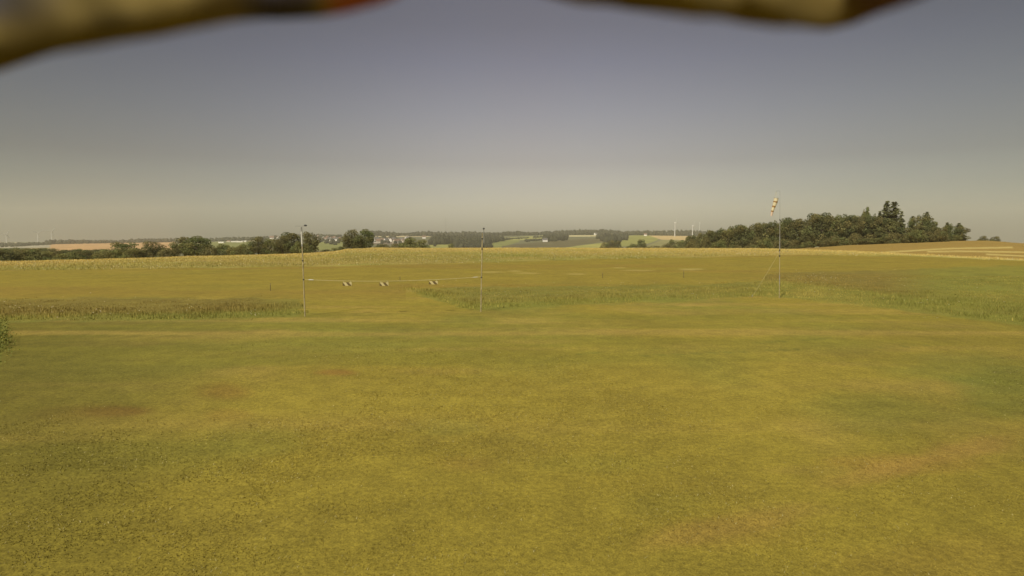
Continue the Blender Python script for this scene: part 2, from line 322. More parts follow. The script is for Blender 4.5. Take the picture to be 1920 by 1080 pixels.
def ground_mat():
    m, t, p, o = newmat('grassland')
    at_ = N(t, 'ShaderNodeAttribute', attribute_name='Col'); geo = N(t, 'ShaderNodeNewGeometry')
    prev = at_.outputs[0]; hb = []
    for sc, det, lo, hi, p0, p1 in ((.35, 5, .90, 1.10, .3, .7), (2.2, 5, .87, 1.13, .3, .7), (14, 5, .82, 1.18, .32, .68), (55, 3, .72, 1.30, .3, .7)):
        no = N(t, 'ShaderNodeTexNoise'); no.inputs['Scale'].default_value = sc; no.inputs['Detail'].default_value = det; t.links.new(geo.outputs['Position'], no.inputs['Vector'])
        r = ramp(t, [(p0, (lo, lo, lo)), (p1, (hi, hi, hi*.95))]); t.links.new(no.outputs[0], r.inputs[0])
        mm = N(t, 'ShaderNodeMix', data_type='RGBA', blend_type='MULTIPLY'); mm.inputs[0].default_value = 1
        t.links.new(prev, mm.inputs[6]); t.links.new(r.outputs[0], mm.inputs[7]); prev = mm.outputs[2]; hb.append(no)
    # scattered pale clover and dry tips
    vo = N(t, 'ShaderNodeTexVoronoi'); vo.inputs['Scale'].default_value = 16; t.links.new(geo.outputs['Position'], vo.inputs['Vector'])
    r = ramp(t, [(0, (1, 1, 1)), (.13, (0, 0, 0))]); t.links.new(vo.outputs['Distance'], r.inputs[0])
    n2 = N(t, 'ShaderNodeTexNoise'); n2.inputs['Scale'].default_value = .8; t.links.new(geo.outputs['Position'], n2.inputs['Vector'])
    r2 = ramp(t, [(.45, (0, 0, 0)), (.7, (.6, .6, .6))]); t.links.new(n2.outputs[0], r2.inputs[0])
    ml = N(t, 'ShaderNodeMath', operation='MULTIPLY'); t.links.new(r.outputs[0], ml.inputs[0]); t.links.new(r2.outputs[0], ml.inputs[1])
    mm = N(t, 'ShaderNodeMix', data_type='RGBA'); t.links.new(ml.outputs[0], mm.inputs[0]); t.links.new(prev, mm.inputs[6]); mm.inputs[7].default_value = (.46, .42, .18, 1)
    t.links.new(mm.outputs[2], p.inputs['Base Color']); p.inputs['Roughness'].default_value = .9; p.inputs['Specular IOR Level'].default_value = .1
    bp = N(t, 'ShaderNodeBump'); bp.inputs['Strength'].default_value = .45; bp.inputs['Distance'].default_value = .03
    t.links.new(hb[2].outputs[0], bp.inputs['Height']); t.links.new(bp.outputs[0], p.inputs['Normal'])
    return m
def far_mat():
    m = colmat('farmland', var=.18, scale=.02); return m
G_MAT = ground_mat()
Qn = Q[:, :near_n].reshape(-1, 4)[:, ::-1]; Qf = Q[:, near_n:].reshape(-1, 4)[:, ::-1]
c_idx = len(V)-1
def submesh(name, Qs, mat, fan=False):
    used = np.unique(Qs); remap = np.full(len(V), -1); 
    if fan: used = np.append(used, c_idx)
    remap[used] = np.arange(len(used)); Fq = remap[Qs]
    return used, remap, mesh_np(name, V[used], Fq, mat, Cc[used], smooth=True)
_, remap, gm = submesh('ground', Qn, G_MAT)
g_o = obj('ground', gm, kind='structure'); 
_, _, hm = submesh('hills', Qf, far_mat()); obj('hills', hm, kind='structure')

# ------------------------------------------------------------------ grass blades
def blades(name, P, H, W, col, bend=.35, mat=M_blade):
    n = len(P); a = RNG.random(n)*2*np.pi; b = RNG.random(n)*2*np.pi; ln = RNG.random(n)*bend*H
    wv = np.stack([np.cos(a), np.sin(a), 0*a], -1)*(W/2)[:, None]; top = P+np.stack([np.cos(b)*ln, np.sin(b)*ln, H], -1)
    mid = P+np.stack([np.cos(b)*ln*.35, np.sin(b)*ln*.35, H*.55], -1)
    Vv = np.stack([P-wv, P+wv, mid+wv*.8, top, mid-wv*.8], 1).reshape(-1, 3); i = np.arange(n)[:, None]*5
    Fq = np.vstack([i+np.array([[0, 1, 2, 4]])]); Ft = i+np.array([[4, 2, 3, 3]])
    # triangles written as their own mesh faces
    me = bpy.data.meshes.new(name); me.vertices.add(len(Vv)); me.vertices.foreach_set('co', Vv.astype(np.float32).ravel())
    loops = np.concatenate([Fq.ravel(), (i+np.array([[4, 2, 3]])).ravel()]).astype(np.int32)
    me.loops.add(len(loops)); me.loops.foreach_set('vertex_index', loops); me.polygons.add(2*n)
    me.polygons.foreach_set('loop_start', np.concatenate([np.arange(n)*4, 4*n+np.arange(n)*3]).astype(np.int32))
    me.polygons.foreach_set('loop_total', np.concatenate([np.full(n, 4), np.full(n, 3)]).astype(np.int32)); me.update(calc_edges=True)
    c = np.ones((n, 5, 4), np.float32); c[:, :, :3] = col[:, None, :]
    ca = me.color_attributes.new('Col', 'FLOAT_COLOR', 'POINT'); ca.data.foreach_set('color', c.ravel()); me.materials.append(mat)
    return me
def sample_polar(n, r0, r1, a0=-46, a1=46, pw=2.0):
    a = np.radians(RNG.uniform(a0, a1, n)); u = RNG.random(n); r = (r0**pw+u*(r1**pw-r0**pw))**(1/pw)
    return np.sin(a)*r, np.cos(a)*r, a, r
def groundcol(X, Y, a, r):      # colour of the ground sheet under a point
    ai = np.clip(np.round((np.degrees(a)+50)/.125).astype(int)+len(az_c1), 0, NA-1)
    ri = np.clip(np.round(np.interp(r, RR, np.arange(NR))).astype(int), 0, NR-1); return C[ai, ri]
# short mown lawn
X, Y, a, r = sample_polar(300000, 4.2, 24, pw=1.0); ok = (RNG.random(len(X)) < ss(22, 9, r)*(.25+.75*ss(.3, .7, vnoise(X, Y, .5, 61)))); X, Y, a, r = X[ok], Y[ok], a[ok], r[ok]
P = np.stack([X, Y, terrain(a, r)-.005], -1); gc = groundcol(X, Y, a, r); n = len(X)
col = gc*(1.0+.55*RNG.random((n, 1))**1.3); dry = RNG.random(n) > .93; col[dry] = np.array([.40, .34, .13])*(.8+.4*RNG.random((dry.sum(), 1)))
H = .006+.014*RNG.random(n)*(.6+.8*vnoise(X, Y, .35, 3)); W = (.006+.005*RNG.random(n))*(.6+r/14)
obj('lawn_grass', blades('lawn_grass', P, H, W, col, 2.2), kind='stuff', label='short mown yellow green lawn grass of the near field', category='grass')
# tall meadow strips
X, Y, a, r = sample_polar(620000, 15, 56, pw=1.6)
qx_, qy_ = proj(X, Y, 0*X); jn_ = (fbm(X, Y, 1.6, 3, 5)-.5)*16
tm = tallmask(qx_, qy_, jn_); clump = vnoise(X, Y, .8, 17); keep = RNG.random(len(X)) < tm*(.35+.45*clump); X, Y, a, r, qx_, qy_, clump = [v[keep] for v in (X, Y, a, r, qx_, qy_, clump)]
n = len(X); P = np.stack([X, Y, terrain(a, r)-.02], -1)
mow = np.where(qx_ < 660, mow_l(qx_), mow_r(qx_)); depth = np.clip((mow-qy_)/np.where(qx_ > 1430, 50, 30), 0, 1)
left = qx_ < 660
brown = np.where(left, ss(.12, .55, depth+(clump-.5)*.5)*ss(620, 430, qx_)*.9, ss(.35, .8, depth+(clump-.5)*.7)*.45)
rightz = ss(1425, 1470, qx_); brn = ss(.55, .8, depth+(clump-.5)*.4)*ss(1780, 1640, qx_); org = ss(1470, 1500, qx_)*ss(1640, 1540, qx_+(qy_-560)*-2)*ss(.55, .2, depth)
brown = brown*(1-rightz)+rightz*np.clip(brn+.25*org, 0, 1)
olive = np.array([.205, .175, .040]); col = np.where(left[:, None], C_GREEN*.95, C_GREEN*1.1)*np.ones((n, 1))
col = col+(olive-col)*(.35+.5*(depth > .3)*(~left))[:, None]
gr = rightz*ss(1560, 1700, qx_)*ss(.95, .75, depth); col = col+(np.array([.135, .14, .030])-col)*gr[:, None]
col = col+(C_BROWN*1.15-col)*brown[:, None]; col = col+(C_DRY-col)*(org*.7*(1-brown))[:, None]
strip = (RNG.random(n) > .86) & (RNG.random(n) > gr*.8); col[strip] = C_DRY*(.8+.5*RNG.random((strip.sum(), 1)))
col *= .82+.36*RNG.random((n, 1)); col *= (.85+.3*vnoise(X, Y, 2.5, 9))[:, None]
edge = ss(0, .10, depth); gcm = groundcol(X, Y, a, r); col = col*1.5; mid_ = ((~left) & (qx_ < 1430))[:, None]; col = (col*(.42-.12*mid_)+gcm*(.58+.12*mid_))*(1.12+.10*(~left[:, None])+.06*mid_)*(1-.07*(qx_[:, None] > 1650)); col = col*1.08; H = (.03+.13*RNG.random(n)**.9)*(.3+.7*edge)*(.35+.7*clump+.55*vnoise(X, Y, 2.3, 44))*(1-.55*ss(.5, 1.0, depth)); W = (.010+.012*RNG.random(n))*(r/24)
obj('meadow_grass', blades('meadow_grass', P, H, W, col, .5), kind='stuff', label='tall unmown meadow grass with brown seed heads between lawn and runway', category='grass')
# ripe grass along the crest
X, Y, a, r = sample_polar(420000, 60, 174, -44, 44, pw=1.5)
Z = terrain(a, r); qx_, qy_ = proj(X, Y, Z)
cr_ = np.interp(a, AZK, CR); ok = (qy_ < run_b(qx_)+(vnoise(X, Y, 3, 3)-.5)*5) & (r < cr_+2) & (qx_ < 1950) & (RNG.random(len(X)) < .35+.65*vnoise(X, Y, 2.5, 29))
X, Y, a, r, Z, qx_, qy_ = [v[ok] for v in (X, Y, a, r, Z, qx_, qy_)]; n = len(X)
t = ss(.42, .75, fbm(X, Y, 14, 3, 14)); bl = np.clip((qy_-np.interp(qx_, TX, CY))/18, 0, 1)
col = C_GRAIN*(1.5-.45*bl[:, None])+(C_GREEN*1.75-C_GRAIN)*(np.clip(t*.5+bl*.95-.35, 0, 1))[:, None]; col *= .7+.6*RNG.random((n, 1))
wh = RNG.random(n) > .955; col[wh] = (.75, .68, .42)
H = (.10+.17*RNG.random(n))*(.6+.6*vnoise(X, Y, 5, 2)); W = (.03+.04*RNG.random(n))*(r/120)
obj('ripe_grass', blades('ripe_grass', np.stack([X, Y, Z-.02], -1), H, W, col, .5), kind='stuff', label='pale yellow ripe grass growing along the crest beyond the runway', category='grass')
# wild flowers: small petals on stems
FX, FY_, FR, FC = [], [], [], []
def flowers(n, cx, cy, sx_, sy_, c=(.62, .56, .34)):
    for _ in range(n):
        x = random.gauss(cx, sx_); y = random.gauss(cy, sy_); FX.append(x); FY_.append(y); FC.append(c)
flowers(40, 1535, 523, 22, 5); flowers(14, 1560, 540, 25, 8); flowers(26, 940, 556, 25, 8); flowers(30, 1090, 545, 50, 8); flowers(26, 1300, 548, 70, 10); flowers(16, 1660, 530, 40, 10)
flowers(30, 80, 585, 60, 9, (.6, .5, .3)); flowers(18, 300, 580, 120, 10); flowers(22, 1750, 560, 80, 16, (.6, .55, .3)); flowers(14, 830, 540, 40, 6); flowers(10, 480, 597, 8, 2)
PT = np.array([gp(x, y) for x, y in zip(FX, FY_) if 500 < y < 640]); fc = np.array([c for c, y in zip(FC, FY_) if 500 < y < 640])
n = len(PT); rr_ = np.hypot(PT[:, 0], PT[:, 1]); PT[:, 2] = .10+.14*RNG.random(n)
sz = (.010+.014*RNG.random(n))*(.8+rr_/60); k = 6; an = np.arange(k)*2*np.pi/k
Vf = np.concatenate([PT[:, None, :]+sz[:, None, None]*np.stack([np.cos(an), np.sin(an), .35*np.cos(an*3)], -1)[None], PT[:, None, :]-np.array([0, 0, .02])], 1)
Ff = (np.arange(n)[:, None, None]*(k+1)+np.array([[j, (j+1) % k, k] for j in range(k)])[None]).reshape(-1, 3)
fl = mesh_np('wildflowers', Vf.reshape(-1, 3), Ff, M_petal, np.repeat(fc, k+1, 0))
obj('wildflowers', fl, kind='stuff', label='small white and cream wildflower heads scattered in the meadow grass', category='wildflowers')

# ------------------------------------------------------------------ trees
def rdir(n):
    v = RNG.normal(size=(n, 3)); return v/np.linalg.norm(v, axis=1)[:, None]
def leafquads(Pc, Nn, size, col):
    n = len(Pc); u = np.cross(Nn, rdir(n)); u /= np.linalg.norm(u, axis=1)[:, None]+1e-6; v = np.cross(Nn, u)
    s1 = size[:, None]*(.6+.6*RNG.random((n, 1))); s2 = size[:, None]*(.4+.5*RNG.random((n, 1)))
    Vv = np.stack([Pc-u*s1, Pc-v*s2+Nn*s1*.15, Pc+u*s1, Pc+v*s2-Nn*s1*.15], 1).reshape(-1, 3)
    return Vv, np.arange(4*n).reshape(-1, 4), np.repeat(col, 4, 0)
GREENS = {'dark': (.165, .168, .058), 'mid': (.180, .190, .060), 'light': (.200, .205, .062), 'conifer': (.195, .198, .078)}
def crown_mesh(name, lobes, nleaf, size, base, inner=.45, mat=M_leaf):
    vol = np.array([l[3]*l[4] for l in lobes]); cnt = (nleaf*vol/vol.sum()).astype(int); A, B, Cq = [], [], []; off = 0
    for (x, y, z, rx, rz), c in zip(lobes, cnt):
        if c < 1: continue
        d = rdir(c); rad = inner+(1.06-inner)*RNG.random(c)**.45; rad *= 1+.18*(vnoise(d[:, 0]*3+x, d[:, 2]*3+z+d[:, 1]*2, 1, 3)-.5)
        P_ = np.stack([x+d[:, 0]*rx*rad, y+d[:, 1]*rx*rad, z+d[:, 2]*rz*rad], -1)
        nn = d+.8*rdir(c); nn /= np.linalg.norm(nn, axis=1)[:, None]
        cf = random.uniform(.78, 1.28); col = np.array(base)*cf*(.75+.5*RNG.random((c, 1))); col[:, 0] *= random.uniform(.9, 1.2)
        Vv, Fq, cc = leafquads(P_, nn, size*(.6+.8*RNG.random(c)), col); A.append(Vv); B.append(Fq+off); Cq.append(cc); off += len(Vv)
    return mesh_np(name, np.vstack(A), np.vstack(B), mat, np.vstack(Cq))
def trunk_mesh(name, h, r0, limbs=5, spread=2.2):
    b = MB(); b.tube([(0, 0, -.6), (0, 0, 0.1), (.08, .05, h*.4), (.0, .1, h*.75), (.1, 0, h)], [r0*1.5, r0*1.15, r0*.85, r0*.5, r0*.15], 8)
    for i in range(limbs):
        an = i*2.4+random.random(); z0 = h*random.uniform(.3, .65); q = spread*random.uniform(.7, 1.1)
        b.tube([(0, 0, z0), (math.cos(an)*q*.5, math.sin(an)*q*.5, z0+h*.12), (math.cos(an)*q, math.sin(an)*q, z0+h*.26)], [r0*.45, r0*.3, r0*.08], 6)
    return b.mesh(name, M_bark)
def make_lobes(kind):
    L_ = []
    if kind == 'round':
        L_.append((0, 0, 5.6, 3.2, 3.4))
        for i in range(16):
            a_ = i*2.4; z = random.uniform(2.2, 8.6); q = 3.3*math.sqrt(max(.05, 1-((z-5)/4.6)**2))*random.uniform(.65, .95); L_.append((math.cos(a_)*q, math.sin(a_)*q, z, random.uniform(1.1, 1.8), random.uniform(.9, 1.5)))
    elif kind == 'dense':     # dense down to the ground, wood edge
        L_.append((0, 0, 4.6, 2.7, 4.3))
        for i in range(22):
            a_ = i*2.4; z = random.uniform(.7, 9.0); q = 2.7*math.sqrt(max(.04, 1-((z-4)/5.6)**2))*random.uniform(.6, 1.0); L_.append((math.cos(a_)*q, math.sin(a_)*q, z, random.uniform(.9, 1.6), random.uniform(.8, 1.5)))
    elif kind == 'irregular':
        for i in range(13):
            a_ = random.random()*6.3; z = random.uniform(1.5, 9.2); q = 2.6*random.random()**.6*(1 if z < 7 else .6); L_.append((math.cos(a_)*q, math.sin(a_)*q, z, random.uniform(.8, 1.7), random.uniform(.7, 1.2)))
        L_.append((0, 0, 4.5, 2.2, 3.5)); L_.append((.4, 0, 9.3, .6, .7)); L_.append((-1.0, .4, 8.8, .5, .8))
    elif kind == 'bush':
        L_.append((0, 0, 3.6, 4.0, 4.2))
        for i in range(14):
            a_ = i*2.4; z = random.uniform(.8, 7.6); q = 4.2*math.sqrt(max(.05, 1-((z-2.5)/6.4)**2))*random.uniform(.6, 1.0); L_.append((math.cos(a_)*q, math.sin(a_)*q, z, random.uniform(1.0, 2.0), random.uniform(1.0, 1.8)))
    return L_
def spruce_mesh(name, nleaf=6500, spread=2.2, droop=.45):
    A, B, Cq = [], [], []; off = 0; zs = np.arange(.4, 9.8, .36)
    for z in zs:
        t_ = (z-.2)/9.8; Rz = spread*(1-t_)**.8*.95+.10; nb = int(5+8*(1-t_))
        for k in range(nb):
            if random.random() < .1: continue
            an = random.random()*6.283; ln = Rz*random.uniform(.6, 1.15); c = int(6+ln*14*nleaf/4200)
            u = RNG.random(c)**.7; Pb = np.stack([np.cos(an)*u*ln, np.sin(an)*u*ln, z-u*ln*droop+.25*u*u], -1)+RNG.normal(size=(c, 3))*[.13, .13, .07]
            nn = rdir(c)*.8+[0, 0, 1]; nn /= np.linalg.norm(nn, axis=1)[:, None]; col = np.array(GREENS['conifer'])*random.uniform(.8, 1.3)*(.8+.4*RNG.random((c, 1)))
            Vv, Fq, cc = leafquads(Pb, nn, .21*(.7+.6*RNG.random(c)), col); A.append(Vv); B.append(Fq+off); Cq.append(cc); off += len(Vv)
    return mesh_np(name, np.vstack(A), np.vstack(B), M_leaf, np.vstack(Cq))
TRUNK = trunk_mesh('trunk', 8.2, .24); TRUNK_S = trunk_mesh('trunk', 9.4, .17, 0); TRUNK_B = trunk_mesh('trunk', 4.5, .15, 6, 1.8)
CROWNS = {}
for nm, kd, cl, cnt, szz in [('dense_a', 'dense', 'dark', 5200, .20), ('dense_b', 'dense', 'mid', 5200, .20), ('dense_c', 'dense', 'dark', 5200, .21), ('round_a', 'round', 'dark', 5200, .20), ('round_b', 'round', 'mid', 5200, .20),
                        ('irregular_a', 'irregular', 'dark', 3800, .18), ('irregular_b', 'irregular', 'mid', 3600, .18), ('irregular_c', 'irregular', 'light', 3600, .18), ('bush_a', 'bush', 'dark', 3800, .26), ('bush_b', 'bush', 'mid', 3800, .26), ('bush_c', 'bush', 'light', 3400, .26)]:
    CROWNS[nm] = crown_mesh('crown', make_lobes(kd), cnt, szz, GREENS[cl])
CROWNS['spruce_a'] = spruce_mesh('crown'); CROWNS['spruce_b'] = spruce_mesh('crown', 6000, 2.3, .6)
PROTO = {}
def tree(kind, name, label, cat, x, ytop, wpx, r, group=None, sink=0.0, rz=None):
    """x: bearing of the stem, ytop: bearing of the top, wpx: apparent width, r: metres away; real height follows from the ground there"""
    az = float(azof(x)); X_, Y_ = math.sin(az)*r, math.cos(az)*r; z0 = float(terrain(az, r))-sink
    h = float(zat(x, ytop, r))-z0; wm = wpx/F*r/math.cos(az)*math.cos(az)
    nat = {'d': 6.6, 'r': 8.6, 'i': 6.6, 'b': 9.6, 's': 4.4}[kind[0]]; top = {'d': 10.2, 'r': 9.6, 'i': 10.0, 'b': 8.8, 's': 10.0}[kind[0]]
    sc = (wm/nat, wm/nat, h/top); rz = random.uniform(0, 6.28) if rz is None else rz
    if (kind, name) not in PROTO:
        o = thing(name, label, cat, (X_, Y_, z0), rz, sc, group); PROTO[(kind, name)] = o
        obj('crown', CROWNS[kind], o)
        obj('trunk', TRUNK_S if kind[0] == 's' else TRUNK_B if kind[0] == 'b' else TRUNK, o)
        return o
    return copy_thing(PROTO[(kind, name)], label, (X_, Y_, z0), rz, sc, group)
ORD = 'first second third fourth fifth sixth seventh eighth ninth tenth eleventh twelfth thirteenth fourteenth fifteenth sixteenth seventeenth eighteenth nineteenth twentieth twenty-first twenty-second twenty-third twenty-fourth twenty-fifth twenty-sixth twenty-seventh twenty-eighth twenty-ninth thirtieth thirty-first thirty-second thirty-third thirty-fourth thirty-fifth thirty-sixth thirty-seventh thirty-eighth thirty-ninth fortieth'.split()
# the wood on the right: front row, left to right
OUT = lerp([1280, 1292, 1310, 1330, 1345, 1360, 1380, 1400, 1440, 1460, 1480, 1510, 1520, 1532, 1550, 1580, 1600, 1612, 1640, 1700], [445, 438, 436, 431, 426, 426, 420, 417, 413, 411, 406, 407, 402, 396, 397, 400, 400, 402, 402, 418])
wx = 1294; i = 0; kinds = ['dense_a', 'dense_b', 'round_a', 'dense_c', 'dense_a', 'irregular_a', 'dense_b', 'dense_c']
WOOD = []
while wx < 1650:
    WOOD.append((kinds[i % 8], wx, float(OUT(wx))+random.uniform(-.6, 2.5), random.uniform(30, 40)*(.65 if wx < 1330 else 1), 292+(i % 2)*16+random.uniform(-3, 3))); wx += random.uniform(10.5, 13.5); i += 1
WOOD_G = 'broadleaf trees forming the wood on the right'
shape = {'d': 'dense', 'r': 'round crowned', 'i': 'ragged'}
for i, (kd, x, y, wd, r) in enumerate(WOOD):
    side = 'left of the mast' if x < 1455 else ('right of the mast' if x > 1467 else 'behind the mast')
    tone = 'olive green' if kd.endswith('_b') else 'dark green'
    tree(kd, 'broadleaf_tree', f"{shape[kd[0]]} {tone} tree, {ORD[i]} from the wood's left end, {side}", 'tree', x, y, wd, r, WOOD_G)
# individual tops that rise above or beside the wood
tree('irregular_b', 'broadleaf_tree', 'small bare-topped tree poking up just left of the tall spruces', 'tree', 1622, 389, 20, 305)
tree('irregular_a', 'broadleaf_tree', 'dark tree filling the gap left of the tall spruces', 'tree', 1640, 401, 24, 296)
tree('spruce_a', 'spruce_tree', 'left of the two tall spruces rising highest above the wood', 'spruce', 1660, 377, 38, 296)
tree('spruce_b', 'spruce_tree', 'right of the two tall spruces rising highest, with drooping right side branches', 'spruce', 1674, 378.5, 50, 292)
tree('dense_c', 'broadleaf_tree', 'dark leafy tree at the foot of the tall spruces', 'tree', 1668, 410, 36, 288)
tree('dense_b', 'broadleaf_tree', 'low olive tree in the dip right of the tall spruces', 'tree', 1696, 424, 22, 296)
tree('irregular_b', 'broadleaf_tree', 'narrow tree just right of the dip beside the tall spruces', 'tree', 1706, 408, 18, 300)
tree('irregular_a', 'broadleaf_tree', 'broad dark ragged tree, tallest to the right of the spruces', 'tree', 1728, 400, 38, 296)
tree('dense_a', 'broadleaf_tree', 'dense dark lower tree under the tallest one right of the spruces', 'tree', 1733, 420, 38, 290)
tree('irregular_c', 'broadleaf_tree', 'thin pale tree with a gap at its top right of the broad ragged tree', 'tree', 1750, 414, 18, 300)
tree('dense_b', 'broadleaf_tree', 'low olive tree between the broad ragged tree and the wood\'s right end', 'tree', 1762, 424, 22, 298)
tree('irregular_b', 'broadleaf_tree', 'slim ragged tree second from the wood\'s right end', 'tree', 1779, 419, 22, 300)
tree('irregular_a', 'broadleaf_tree', 'small ragged tree at the right end of the wood', 'tree', 1799, 421, 25, 302)
tree('bush_b', 'shrub', 'low shrub between the last two trees at the wood\'s right end', 'shrub', 1788, 440, 22, 298)
tree('spruce_b', 'spruce_tree', 'slim pointed spruce in the gap just right of the two tall spruces', 'spruce', 1688, 396, 22, 300)
tree('spruce_a', 'spruce_tree', 'small pointed spruce left of the broad dark ragged tree', 'spruce', 1709, 405, 22, 303)
tree('spruce_b', 'spruce_tree', 'pointed spruce top standing out of the broad dark ragged tree', 'spruce', 1736, 397, 26, 304)
tree('spruce_a', 'spruce_tree', 'small pointed spruce near the wood\'s right end', 'spruce', 1774, 417, 22, 304)
tree('spruce_b', 'spruce_tree', 'last pointed spruce at the right end of the wood', 'spruce', 1796, 418, 26, 306)
tree('spruce_a', 'spruce_tree', 'pointed spruce top left of the two tall spruces', 'spruce', 1624, 388, 20, 308)
tree('spruce_a', 'spruce_tree', 'slim spruce leaning on the left tall spruce', 'spruce', 1647, 396, 24, 303)
# undergrowth at the wood's edge
G_EDGE = 'shrubs along the foot of the wood'; k = 0; wx = 1300
while wx < 1782:
    yb = np.interp(wx, [1290, 1500, 1560, 1620, 1700, 1780, 1812], [466, 467, 462, 458, 455, 452, 451]); kd = ['bush_a', 'bush_a', 'bush_b'][k % 3]
    tree(kd, 'shrub', f"{'pale ' if kd == 'bush_c' else 'dark ' if kd == 'bush_a' else 'olive '}shrub, {ORD[k]} from the left along the foot of the wood", 'shrub', wx, yb-random.uniform(9, 26), random.uniform(22, 34), 283+random.uniform(-2, 3), G_EDGE); wx += random.uniform(16, 34); k += 1
# left tree line
LEFT = [('dense_a', 6, 466, 46, 205, 'dark tree at the very left edge of the photograph behind the crest'), ('bush_a', 38, 464, 50, 215, 'dark bushy tree second from the left edge'),
 ('bush_b', 68, 466, 44, 212, 'olive bushy tree below the pale far strip at the left'), ('bush_a', 96, 468, 40, 220, 'low dark tree below the left end of the orange field'), ('bush_b', 122, 472, 46, 200, 'low olive bush below the middle of the orange field'),
 ('bush_c', 190, 471, 36, 205, 'low pale bush left of the first round tree'), ('round_b', 232, 454.5, 52, 225, 'round olive tree right of the orange field'), ('dense_b', 250, 463, 40, 215, 'lower olive tree leaning on the round olive tree'),
 ('round_a', 286, 450.5, 44, 230, 'round dark tree between the olive tree and the broad oak-like tree'), ('bush_a', 312, 462, 34, 225, 'dark low bush between two round trees'),
 ('round_a', 345, 442, 50, 235, 'left half of the broad domed tree, largest of the left tree line'), ('round_b', 368, 443, 58, 228, 'right half of the broad domed tree, largest of the left tree line'),
 ('bush_a', 390, 460, 30, 222, 'dark bush at the right foot of the broad domed tree'), ('bush_b', 418, 457, 38, 226, 'low olive bush below the long white sheds'), ('bush_c', 440, 460, 34, 222, 'pale low bush right of the olive bush under the white sheds'), ('bush_b', 460, 457, 30, 230, 'olive bush touching the tall tree right of the white sheds'),
 ('round_a', 483, 441.5, 42, 235, 'round dark tree right of the white sheds'), ('dense_b', 508, 444, 36, 232, 'olive tree between two dark round trees left of the gate pole'), ('round_a', 529, 440, 34, 230, 'dark tree just left of the tallest tree by the gate pole'), ('dense_a', 546, 433.5, 42, 235, 'tall dark tree immediately left of the left gate pole'),
 ('round_a', 582, 432.5, 36, 235, 'tall round tree immediately right of the left gate pole'), ('bush_b', 566, 452, 36, 225, 'low bush seen behind the left gate pole'),
 ('bush_a', 612, 466, 34, 240, 'low hedge bush right of the tree by the left gate pole'), ('bush_b', 634, 462, 30, 245, 'low hedge bush left of the lone round pair of trees')]
for kd, x, y, wd, r, lb in LEFT: tree(kd, 'broadleaf_tree' if kd[0] in 'rd' else 'bushy_tree', lb, 'tree', x, y, wd, r, 'trees of the left tree line')
tree('round_a', 'broadleaf_tree', 'left crown of the lone round pair standing between the gate poles', 'tree', 659, 428, 40, 250)
tree('round_b', 'broadleaf_tree', 'right crown of the lone round pair standing between the gate poles', 'tree', 684, 430, 42, 255)
tree('bush_a', 'bushy_tree', 'small dark bush right of the lone round pair', 'tree', 716, 455, 36, 300)
tree('bush_b', 'bushy_tree', 'broad green bush below the village left of the right gate pole', 'tree', 778, 445, 56, 320)
tree('bush_a', 'bushy_tree', 'dark small bush left of the broad green bush below the village', 'tree', 747, 454, 34, 330)
for (kd, x, y, wd, r, lb) in [('bush_b', 845, 455.5, 12, 600, 'tiny bush standing in the pale green field beyond the crest'), ('round_b', 1203, 449, 20, 620, 'small round grey tree in front of the bright green field'), ('bush_b', 1190, 457, 30, 600, 'low bush left of the small round tree before the bright green field'), ('bush_b', 1264, 448.5, 26, 560, 'small bush under the tan field left of the wood'), ('bush_a', 1252, 455, 30, 540, 'lower bush left of the wood below the tan field'), ('bush_b', 1283, 450, 30, 480, 'bush touching the left end of the wood'), ('bush_a', 1225, 459, 30, 590, 'low dark hedge bush between the small round tree and the wood'),
    ('round_a', 1145, 449, 22, 700, 'dark tree left of the bright green field'), ('dense_a', 1158, 450, 18, 720, 'slim dark tree at the left edge of the bright green field'), ('bush_a', 1134, 452, 20, 690, 'dark bush at the foot of the slope left of the bright green field')]:
    tree(kd, 'broadleaf_tree' if kd[0] in 'rd' else 'bushy_tree', lb, 'tree', x, y, wd, r, 'scattered trees in the valley')
# horizon trees on the right and left
for (kd, x, y, wd, r, lb) in [('round_a', 1843, 441, 16, 420, 'left of the two small round trees on the right skyline'), ('round_a', 1865, 442, 17, 420, 'right of the two small round trees on the right skyline'), ('bush_a', 1835, 448, 12, 400, 'tiny bush left of the two small skyline trees'), ('bush_a', 1882, 451.5, 10, 400, 'first tiny bush right of the two skyline trees'), ('bush_a', 1892, 453, 9, 400, 'second tiny bush right of the two skyline trees'), ('bush_a', 1902, 454, 9, 400, 'third tiny bush right of the two skyline trees'), ('bush_a', 1911, 454.5, 8, 400, 'last tiny bush on the right skyline by the photo edge')]:
    tree(kd, 'skyline_tree', lb, 'tree', x, y, wd, r, 'small trees on the right skyline')
for (x, y, wd, lb) in [(88, 454.5, 7, 'leftmost tiny tree above the left end of the orange field'), (103, 451.5, 6, 'second tiny tree above the orange field'), (117, 451, 7, 'third tiny tree above the orange field'), (144, 450.5, 8, 'fourth tiny tree above the orange field, darkest'), (160, 453.5, 6, 'fifth tiny tree above the orange field'), (210, 449.5, 6, 'tiny tree on the far ridge above the round olive tree'), (273, 448, 7, 'tiny tree on the far ridge above the round dark tree'), (301, 448.5, 5, 'tiny dark tree on the far ridge left of the broad domed tree'), (388, 446, 6, 'tiny tree on the ridge right of the broad domed tree'), (418, 444.5, 7, 'tiny tree on the ridge above the white sheds')]:
    tree('round_a', 'ridge_tree', lb, 'tree', x, y, wd, 3190, 'tiny trees on the far left ridge')

